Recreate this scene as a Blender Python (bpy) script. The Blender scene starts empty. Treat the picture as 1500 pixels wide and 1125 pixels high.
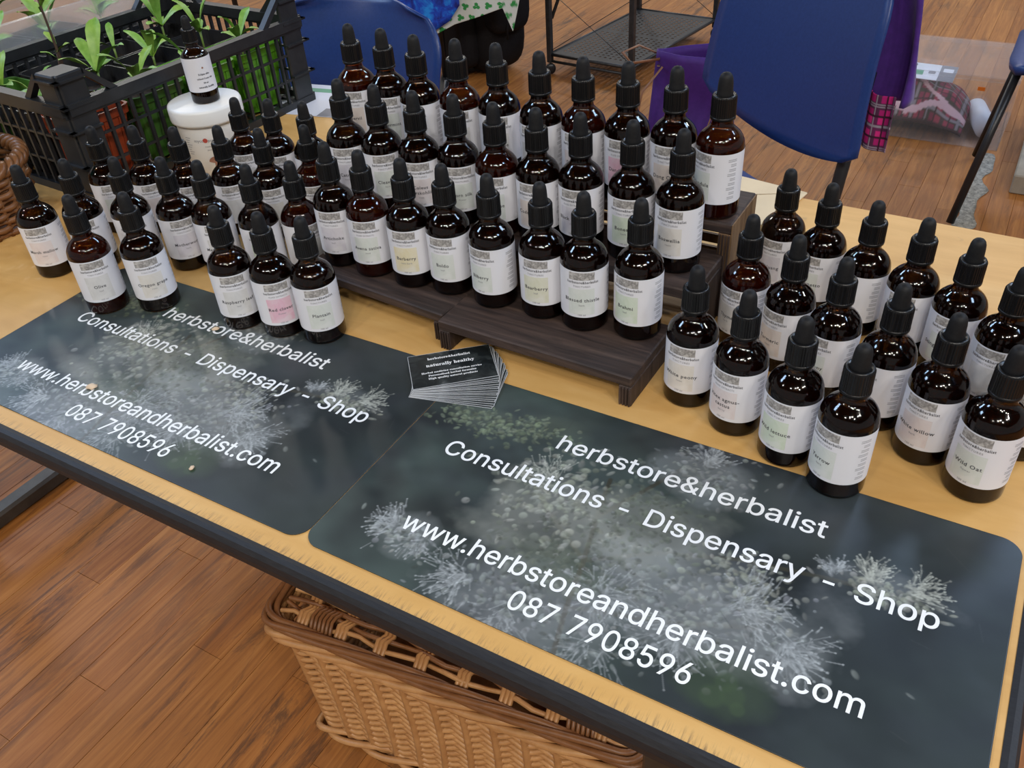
import bpy, bmesh, math, random, json
import numpy as np
from mathutils import Vector, Matrix
from mathutils.geometry import delaunay_2d_cdt
random.seed(7); rng = np.random.default_rng(7)
PI = math.pi
SC = bpy.context.scene
COL = SC.collection
F = -0.74                      # floor level; the table top is z = 0

# ---------------------------------------------------------------- camera, world, lights, exposure
cd = bpy.data.cameras.new('camera'); cam = bpy.data.objects.new('camera', cd); COL.objects.link(cam)
cd.sensor_width = 36; cd.lens = 30.666; cd.clip_start = .02; cd.clip_end = 60
_r = Vector((0.86481, 0.4986, -0.05925)); _u = Vector((-0.26686, 0.55638, 0.78691)).normalized(); _d = Vector((-0.42532, 0.66471, -0.61421))
M4 = Matrix((_r, _u, -_d)).transposed().to_4x4(); M4.translation = Vector((0.4172, -0.2966, 0.5260))
cam.matrix_world = M4
SC.camera = cam
SC.view_settings.view_transform = 'Standard'; SC.view_settings.look = 'None'
SC.view_settings.exposure = 0.22; SC.view_settings.gamma = 1.0; SC.view_settings.use_curve_mapping = False
w = bpy.data.worlds.new('hall_air'); SC.world = w; w.use_nodes = True
bg = w.node_tree.nodes['Background']; bg.inputs[0].default_value = (.62, .60, .60, 1); bg.inputs[1].default_value = .42

def lamp(x, y, z, size, power, col, shape='DISK', sy=None):
    l = bpy.data.lights.new('hall_lamp', 'AREA'); l.shape = shape; l.size = size
    if sy: l.size_y = sy
    l.energy = power; l.color = col
    o = bpy.data.objects.new('hall_lamp', l); COL.objects.link(o); o.location = (x, y, z)
    return o
LC = (-.05, .35)             # the table's middle; the hall's lamps hang in rows around it
CH = 5.0
fw = Vector((-.54, .842, 0)); rt = Vector((.865, .50, 0))
for k, (a, b) in enumerate([(-5.5, 8.6), (-4.3, 9.0), (-2.6, 8.7), (-.8, 9.1), (.9, 8.8), (2.9, 9.2), (4.8, 8.6), (-6.6, -1.6), (-3.4, -4.6), (-1.4, -4.9), (-.4, -4.7), (.4, -5.9), (1.9, -4.5), (2.7, -4.2), (6.3, -1.2), (7.2, 3.0)]):
    p = rt * a + fw * b
    lamp(LC[0] + p.x, LC[1] + p.y, CH - .25, .42, 74, (1, .95, .88))
for a, b, sx, sy, pw in [(-6.0, 1.4, 1.9, 1.3, 190), (-4.6, 4.6, 1.3, 1.1, 120), (5.8, 1.6, 1.3, 1.8, 170), (4.3, 5.0, 1.3, 1.0, 105), (3.8, -2.9, 1.2, .7, 70)]:
    p = rt * a + fw * b
    o = lamp(LC[0] + p.x, LC[1] + p.y, CH - .05, sx, pw, (.50, .69, 1.0), 'RECTANGLE', sy); o.rotation_euler = (0, 0, .5)

# ---------------------------------------------------------------- materials
def mat(name, base=(.5, .5, .5), rough=.5, metal=0., spec=.5, trans=0., ior=1.45, coat=0., sheen=0.):
    m = bpy.data.materials.new(name); m.use_nodes = True
    b = m.node_tree.nodes['Principled BSDF']; I = b.inputs
    I['Base Color'].default_value = (*base, 1); I['Roughness'].default_value = rough; I['Metallic'].default_value = metal
    I['Specular IOR Level'].default_value = spec; I['Transmission Weight'].default_value = trans; I['IOR'].default_value = ior
    I['Coat Weight'].default_value = coat; I['Sheen Weight'].default_value = sheen
    return m
class NT:
    def __init__(s, m): s.m = m; s.t = m.node_tree; s.b = s.t.nodes['Principled BSDF']
    def n(s, typ, **k):
        x = s.t.nodes.new(typ)
        for a, v in k.items(): setattr(x, a, v)
        return x
    def l(s, a, b): s.t.links.new(a, b)
    def coord(s, scale=(1, 1, 1), kind='Object', rot=(0, 0, 0)):
        c = s.n('ShaderNodeTexCoord'); mp = s.n('ShaderNodeMapping'); mp.inputs['Scale'].default_value = scale; mp.inputs['Rotation'].default_value = rot
        s.l(c.outputs[kind], mp.inputs[0]); return mp.outputs[0]
    def wcoord(s, scale=(1, 1, 1)):
        g = s.n('ShaderNodeNewGeometry'); mp = s.n('ShaderNodeMapping'); mp.inputs['Scale'].default_value = scale; s.l(g.outputs['Position'], mp.inputs[0]); return mp.outputs[0]
    def noise(s, co, scale=5, det=4, rough=.55, dist=0):
        x = s.n('ShaderNodeTexNoise'); x.inputs['Scale'].default_value = scale; x.inputs['Detail'].default_value = det
        x.inputs['Roughness'].default_value = rough; x.inputs['Distortion'].default_value = dist
        s.l(co, x.inputs['Vector']); return x.outputs['Fac']
    def ramp(s, fac, stops):
        x = s.n('ShaderNodeValToRGB'); e = x.color_ramp.elements
        while len(e) < len(stops): e.new(.5)
        for q, (p, c) in zip(e, stops): q.position = p; q.color = (*c, 1)
        s.l(fac, x.inputs[0]); return x.outputs[0]
    def mix(s, fac, a, b, mode='MIX'):
        x = s.n('ShaderNodeMixRGB', blend_type=mode)
        if isinstance(fac, (int, float)): x.inputs[0].default_value = fac
        else: s.l(fac, x.inputs[0])
        for i, v in ((1, a), (2, b)):
            if isinstance(v, tuple): x.inputs[i].default_value = (*v, 1)
            else: s.l(v, x.inputs[i])
        return x.outputs[0]
    def base(s, c): s.l(c, s.b.inputs['Base Color'])
    def bump(s, fac, st=.3, d=.002):
        x = s.n('ShaderNodeBump'); x.inputs['Strength'].default_value = st; x.inputs['Distance'].default_value = d
        s.l(fac, x.inputs['Height']); s.l(x.outputs[0], s.b.inputs['Normal'])
    def rnd(s): return s.n('ShaderNodeObjectInfo').outputs['Random']

def noisy(name, c1, c2, scale=20, stretch=(1, 1, 1), rough=.5, bump=.2, bd=.001, **k):
    m = mat(name, c1, rough, **k); t = NT(m); co = t.coord(stretch); f = t.noise(co, scale, 5, .6, .3)
    t.base(t.ramp(f, [(.3, c1), (.7, c2)]))
    if bump: t.bump(f, bump, bd)
    return m

M = {}
M['glass'] = mat('amber_glass', (.27, .078, .010), .085, trans=1, ior=1.46)
M['liquid'] = mat('dark_tincture', (.018, .006, .002), .25, spec=.2)
M['liquid_red'] = mat('red_brown_tincture', (.085, .016, .005), .25, spec=.2)
M['cap'] = mat('black_plastic_cap', (.006, .006, .0065), .30, spec=.4)
M['rubber'] = noisy('black_rubber', (.006, .006, .0065), (.011, .011, .012), 300, rough=.6, spec=.35, bump=.1, bd=.0002)
M['paper'] = mat('label_paper', (.76, .76, .80), .42)
M['ink'] = mat('dark_ink', (.07, .07, .08), .6)
M['ink2'] = mat('grey_ink', (.30, .30, .32), .6)
m = mat('label_photo', (.4, .38, .36), .45); t = NT(m); f = t.noise(t.coord(), 210, 5, .65, .4)
t.base(t.ramp(f, [(.36, (.17, .16, .155)), (.5, (.34, .325, .31)), (.62, (.56, .54, .52))])); M['photo'] = m
TINT = {'n': (.62, .62, .62), 'g': (.64, .68, .64), 'G': (.60, .68, .55), 'p': (.69, .62, .62), 'P': (.74, .46, .56), 'b': (.68, .65, .60), 'v': (.62, .60, .66), 'y': (.72, .65, .44), 'Y': (.66, .66, .52), 'o': (.72, .63, .57)}
for k, c in TINT.items():
    m = mat('label_tint', c, .45); t = NT(m); f = t.noise(t.coord(), 70, 4, .6, .5)
    c2 = tuple(min(.78, x * .55 + .36) for x in c)
    t.base(t.ramp(f, [(.38, c), (.62, c2)])); M['tint' + k] = m
M['white_plastic'] = mat('white_plastic', (.80, .80, .78), .35)
M['white_ink'] = mat('white_print', (.88, .89, .89), .5)
# dark stained rough sawn wood
def stained(name, ax):
    m = mat(name, (.05, .03, .025), .6); t = NT(m); s = [60, 60, 60]; s[ax] = 5
    f = t.noise(t.coord(tuple(s)), 1.6, 6, .65, .8); g = t.noise(t.coord(), 9, 3)
    c = t.ramp(f, [(.3, (.020, .012, .010)), (.5, (.046, .026, .020)), (.66, (.095, .058, .043)), (.8, (.18, .12, .085))])
    t.base(t.mix(g, c, t.ramp(f, [(.3, (.012, .009, .009)), (.7, (.072, .050, .042))]))); t.bump(f, .6, .0016); return m
M['stain_x'] = stained('dark_stained_wood', 0); M['stain_z'] = stained('dark_stained_wood_end', 2)
m = mat('side_wood', (.16, .09, .045), .6); t = NT(m); f = t.noise(t.coord((70, 70, 6)), 1.4, 6, .6, .8)
t.base(t.ramp(f, [(.3, (.05, .028, .016)), (.5, (.15, .085, .042)), (.72, (.30, .19, .10))])); t.bump(f, .4, .001); M['side_wood'] = m
# table top: pale yellow ply with wear at the near and right borders
m = mat('yellow_board', (.6, .36, .13), .46); t = NT(m)
co = t.coord(); f = t.noise(t.coord((1.5, 7, 1)), 3.2, 6, .6, 1.2); g = t.noise(co, 9, 5, .6)
c = t.ramp(f, [(.25, (.58, .31, .080)), (.5, (.68, .385, .115)), (.75, (.76, .465, .165))])
c = t.mix(.25, c, t.ramp(g, [(.3, (.50, .28, .09)), (.7, (.72, .46, .20))]))
sx = t.n('ShaderNodeSeparateXYZ'); tc = t.n('ShaderNodeTexCoord'); t.l(tc.outputs['Object'], sx.inputs[0])
sc = t.noise(t.coord((420, 40, 1)), 1.0, 5, .7, .5)
def mr(a, b, inp, lo=0., hi=1.):
    x = t.n('ShaderNodeMapRange'); x.inputs['From Min'].default_value = a; x.inputs['From Max'].default_value = b
    x.inputs['To Min'].default_value = lo; x.inputs['To Max'].default_value = hi; t.l(inp, x.inputs['Value']); return x.outputs[0]
edge = mr(.012, .0, sx.outputs['Y']); ma = t.n('ShaderNodeMath', operation='MULTIPLY'); t.l(edge, ma.inputs[0]); t.l(mr(.50, .66, sc, 0, .8), ma.inputs[1])
c = t.mix(ma.outputs[0], c, (.12, .085, .06))
st = t.noise(t.coord((1, 1, 1)), 26, 4, .5); c = t.mix(mr(.69, .76, st, 0, .55), c, (.30, .19, .09))
t.base(c); t.bump(f, .05, .001); M['board'] = m
M['edging'] = noisy('black_edging', (.010, .010, .012), (.020, .020, .022), 90, (1, 8, 8), rough=.55, bump=.15, bd=.0005)
M['steel_dark'] = noisy('dark_steel', (.02, .02, .021), (.04, .04, .042), 60, rough=.4, bump=0, metal=.3)
M['trestle'] = noisy('grey_painted_steel', (.045, .038, .030), (.075, .065, .052), 30, rough=.45, bump=0, metal=.4)
M['black'] = mat('black_tube', (.012, .012, .014), .35)
M['chrome'] = mat('chrome', (.7, .7, .72), .15, metal=1)
# floor boards
m = mat('floor_board', (.3, .15, .06), .5, spec=.35); t = NT(m)
f = t.noise(t.wcoord((30, 1.3, 1)), 1.7, 8, .72, 1.1); g = t.noise(t.wcoord((13, 1.7, 1)), 1.6, 8, .78, .9); r = t.rnd()
c = t.ramp(f, [(.27, (.12, .036, .007)), (.5, (.30, .108, .022)), (.72, (.48, .205, .052))])
c = t.mix(.28, c, t.ramp(r, [(0, (.18, .060, .012)), (.35, (.29, .105, .022)), (.7, (.40, .165, .040)), (1, (.27, .12, .036))]))
gg = t.noise(t.wcoord((1, .6, 1)), 1.9, 3, .5)
dk = t.n('ShaderNodeMath', operation='MULTIPLY'); t.l(t.ramp(g, [(.50, (0, 0, 0)), (.60, (1, 1, 1))]), dk.inputs[0]); t.l(t.ramp(gg, [(.38, (0, 0, 0)), (.64, (.7, .7, .7))]), dk.inputs[1])
c = t.mix(dk.outputs[0], c, (.050, .027, .016))
t.base(c); t.bump(f, .1, .0006); M['floor'] = m
M['subfloor'] = mat('floor_gap', (.085, .036, .012), .7)
M['crate'] = noisy('black_crate_plastic', (.013, .014, .016), (.024, .026, .029), 40, rough=.36, bump=.1, bd=.0005)
M['pot_black'] = mat('black_pot_plastic', (.022, .022, .024), .35)
M['pot_green'] = mat('green_pot_plastic', (.06, .17, .025), .35)
M['pot_lime'] = mat('lime_pot_plastic', (.14, .42, .025), .32)
M['pot_red'] = mat('red_pot_plastic', (.38, .06, .02), .4)
M['soil'] = noisy('potting_soil', (.010, .007, .005), (.045, .030, .022), 160, rough=.95, bump=1, bd=.003)
m = mat('leaf', (.14, .32, .05), .42); t = NT(m); f = t.noise(t.coord(), 60, 4); r = t.rnd()
c = t.mix(r, t.ramp(f, [(.3, (.125, .31, .045)), (.7, (.27, .50, .11))]), t.ramp(f, [(.3, (.18, .34, .035)), (.7, (.36, .52, .09))])); t.base(c); M['leaf'] = m
t.b.inputs['Subsurface Weight'].default_value = 0
M['stem'] = mat('brown_stem', (.05, .025, .014), .6)
M['gstem'] = mat('green_stem', (.18, .28, .06), .5)
M['teal_leaf'] = mat('teal_leaf', (.02, .17, .13), .5)
M['clear'] = mat('clear_plastic', (.80, .86, .90), .22, trans=.75, ior=1.2)
M['clear'].node_tree.nodes['Principled BSDF'].inputs['Alpha'].default_value = .42
M['boxclear'] = mat('clear_box_plastic', (.70, .72, .76), .25, trans=.6, ior=1.1); M['boxclear'].node_tree.nodes['Principled BSDF'].inputs['Alpha'].default_value = .13
def wick(name, a, b, c3):
    m = mat(name, a, .38); t = NT(m); f = t.noise(t.coord(), 45, 4, .6); g = t.noise(t.coord(), 9, 2)
    t.base(t.mix(g, t.ramp(f, [(.3, a), (.65, b)]), c3)); t.bump(f, .2, .001); return m
M['wicker'] = wick('buff_willow', (.34, .155, .050), (.60, .33, .13), (.44, .22, .085))
M['wicker_d'] = wick('brown_willow', (.13, .05, .018), (.27, .115, .042), (.20, .085, .030))
M['blue'] = noisy('blue_polypropylene', (.010, .035, .155), (.014, .045, .19), 200, rough=.34, bump=.25, bd=.0004)
M['purple'] = noisy('purple_wool', (.040, .009, .150), (.062, .013, .21), 60, rough=.85, bump=.2, bd=.001, sheen=.2)
M['purple2'] = noisy('purple_canvas', (.038, .007, .13), (.052, .010, .165), 60, rough=.7, bump=.2, bd=.001)
M['strap'] = mat('tan_leather', (.22, .10, .05), .5)
M['bag'] = noisy('black_nylon', (.004, .004, .0045), (.008, .007, .009), 120, rough=.75, spec=.25, bump=.3, bd=.001)
M['redtrim'] = mat('red_trim', (.35, .02, .03), .6)
M['silver'] = mat('silver_metal', (.55, .55, .52), .3, metal=1)
m = mat('blue_cloth', (.01, .08, .6), .6); t = NT(m); f = t.noise(t.coord(), 22, 5, .65, .8)
t.base(t.ramp(f, [(.35, (.004, .012, .18)), (.5, (.005, .06, .50)), (.65, (.01, .24, .75))])); M['bluecloth'] = m
m = mat('red_cloth', (.4, .02, .02), .6); t = NT(m); f = t.noise(t.coord(), 40, 5, .65, .8)
t.base(t.ramp(f, [(.35, (.3, .01, .02)), (.6, (.5, .12, .06))])); M['redcloth'] = m
M['cream'] = noisy('cream_paper', (.66, .52, .33), (.72, .58, .38), 20, rough=.6, bump=0)
M['whitepaper'] = mat('white_sheet', (.66, .68, .76), .5)
M['greenprint'] = mat('green_print', (.10, .34, .20), .5)
M['greypaper'] = mat('grey_print', (.22, .22, .25), .5)
M['card'] = mat('card_edge', (.52, .54, .56), .5)
m = mat('card_print', (.02, .024, .024), .3); t = NT(m); f = t.noise(t.coord(), 55, 5, .6, .8)
t.base(t.ramp(f, [(.45, (.012, .015, .016)), (.60, (.035, .042, .042)), (.75, (.13, .14, .14))])); M['cardprint'] = m
M['tape'] = noisy('worn_grey_tape', (.09, .085, .075), (.40, .38, .33), 90, rough=.7, bump=.6, bd=.002)
M['seed'] = mat('dry_petal', (.72, .55, .38), .7)
M['brownprint'] = mat('brown_print', (.30, .14, .09), .5)
M['redprint'] = mat('red_print', (.45, .07, .05), .5)
M['orange'] = mat('orange_sticker', (.9, .22, .02), .5)
M['greybox'] = noisy('grey_board', (.22, .19, .15), (.30, .26, .20), 20, rough=.6, bump=0)
M['ceil'] = noisy('brown_ceiling', (.06, .045, .03), (.10, .07, .05), 3, rough=.9, bump=0)
def vcol(name, rough=.5, coat=0., bump=0):
    m = mat(name, rough=rough, coat=coat); t = NT(m); a = t.n('ShaderNodeVertexColor'); a.layer_name = 'print'; t.base(a.outputs[0])
    if bump: t.bump(t.noise(t.coord(), 400, 2), bump, .0004)
    return m
M['matprint'] = vcol('printed_mat', .33, 0.)
M['fabric'] = vcol('printed_fabric', .85)

# ---------------------------------------------------------------- mesh helpers
class MB:
    def __init__(s): s.v = []; s.f = []; s.m = []; s.sm = []; s.mats = []
    def mi(s, m):
        if m not in s.mats: s.mats.append(m)
        return s.mats.index(m)
    def add(s, vs, fs, m, smooth=False):
        o = len(s.v); s.v.extend(tuple(p) for p in vs); i = s.mi(m)
        for f in fs: s.f.append(tuple(o + k for k in f)); s.m.append(i); s.sm.append(smooth)
        return s
    def box(s, a, b, m, rot=None, bev=0.):
        x0, y0, z0 = a; x1, y1, z1 = b
        if bev:
            # chamfered box: every corner cut back so edges catch light
            c = bev; vs = []; fs = []
            bmx = bmesh.new(); bmesh.ops.create_cube(bmx, size=1)
            for v in bmx.verts: v.co = Vector(((x0 + x1) / 2 + v.co.x * (x1 - x0), (y0 + y1) / 2 + v.co.y * (y1 - y0), (z0 + z1) / 2 + v.co.z * (z1 - z0)))
            bmesh.ops.bevel(bmx, geom=bmx.edges[:], offset=c, segments=1, affect='EDGES')
            bmx.verts.index_update(); vs = [v.co.copy() for v in bmx.verts]; fs = [[v.index for v in f.verts] for f in bmx.faces]; bmx.free()
        else:
            vs = [(x0, y0, z0), (x1, y0, z0), (x1, y1, z0), (x0, y1, z0), (x0, y0, z1), (x1, y0, z1), (x1, y1, z1), (x0, y1, z1)]
            fs = [(0, 3, 2, 1), (4, 5, 6, 7), (0, 1, 5, 4), (1, 2, 6, 5), (2, 3, 7, 6), (3, 0, 4, 7)]
        if rot: vs = [rot @ Vector(v) for v in vs]
        return s.add(vs, fs, m)
    def lathe(s, prof, m, n=40, c=(0, 0, 0), rib=0, cap0=True, cap1=True, smooth=True):
        vs = []; fs = []
        for (r, z) in prof:
            for k in range(n):
                a = 2 * PI * k / n; rr = r + (rib if (rib and k % 2) else 0)
                vs.append((c[0] + rr * math.cos(a), c[1] + rr * math.sin(a), c[2] + z))
        for i in range(len(prof) - 1):
            for k in range(n):
                fs.append((i * n + k, i * n + (k + 1) % n, (i + 1) * n + (k + 1) % n, (i + 1) * n + k))
        s.add(vs, fs, m, smooth)
        if cap0: s.add([vs[k] for k in range(n)], [tuple(range(n - 1, -1, -1))], m)
        if cap1: s.add([vs[(len(prof) - 1) * n + k] for k in range(n)], [tuple(range(n))], m)
        return s
    def tube(s, pts, r, m, n=8, caps=True, flat=1.):
        pts = [Vector(p) for p in pts]; R = r if isinstance(r, (list, tuple)) else [r] * len(pts)
        vs = []; up = Vector((0, 0, 1)); pn = None
        for i, p in enumerate(pts):
            a = pts[max(i - 1, 0)]; b = pts[min(i + 1, len(pts) - 1)]; t = (b - a).normalized()
            if pn is None:
                pn = t.cross(up if abs(t.z) < .9 else Vector((1, 0, 0))).normalized()
            pn = (pn - t * pn.dot(t)).normalized(); q = t.cross(pn)
            for k in range(n):
                an = 2 * PI * k / n; vs.append(p + (pn * math.cos(an) + q * math.sin(an) * flat) * R[i])
        fs = [(i * n + k, i * n + (k + 1) % n, (i + 1) * n + (k + 1) % n, (i + 1) * n + k) for i in range(len(pts) - 1) for k in range(n)]
        if caps: fs += [tuple(range(n - 1, -1, -1)), tuple((len(pts) - 1) * n + k for k in range(n))]
        return s.add(vs, fs, m, True)
    def grid(s, fn, nu, nv, m, smooth=True, cu=False):
        vs = [fn(i / nu, j / nv) for j in range(nv + 1) for i in range(nu + 1)]
        fs = [(j * (nu + 1) + i, j * (nu + 1) + i + 1, (j + 1) * (nu + 1) + i + 1, (j + 1) * (nu + 1) + i) for j in range(nv) for i in range(nu)]
        return s.add(vs, fs, m, smooth)
    def mesh(s, name):
        me = bpy.data.meshes.new(name); me.from_pydata(s.v, [], s.f)
        for m in s.mats: me.materials.append(m)
        me.polygons.foreach_set('material_index', s.m); me.polygons.foreach_set('use_smooth', s.sm); me.update(); return me
    def build(s, name, parent=None, **k): return obj(name, s.mesh(name), parent, **k)
def obj(name, me, parent=None, loc=None, rot=None):
    o = bpy.data.objects.new(name, me); COL.objects.link(o)
    if parent: o.parent = parent
    if loc: o.location = loc
    if rot: o.rotation_euler = rot
    return o
def tag(o, label, cat, group=None, kind=None):
    o['label'] = label; o['category'] = cat
    if group: o['group'] = group
    if kind: o['kind'] = kind
    return o
def thing(name, label, cat, loc=(0, 0, 0), rz=0, group=None):
    o = bpy.data.objects.new(name, None); COL.objects.link(o); o.location = loc; o.rotation_euler = (0, 0, rz); o.empty_display_size = .05
    return tag(o, label, cat, group)
def solid(o, th, off=-1):
    md = o.modifiers.new('th', 'SOLIDIFY'); md.thickness = th; md.offset = off; return o

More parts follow.
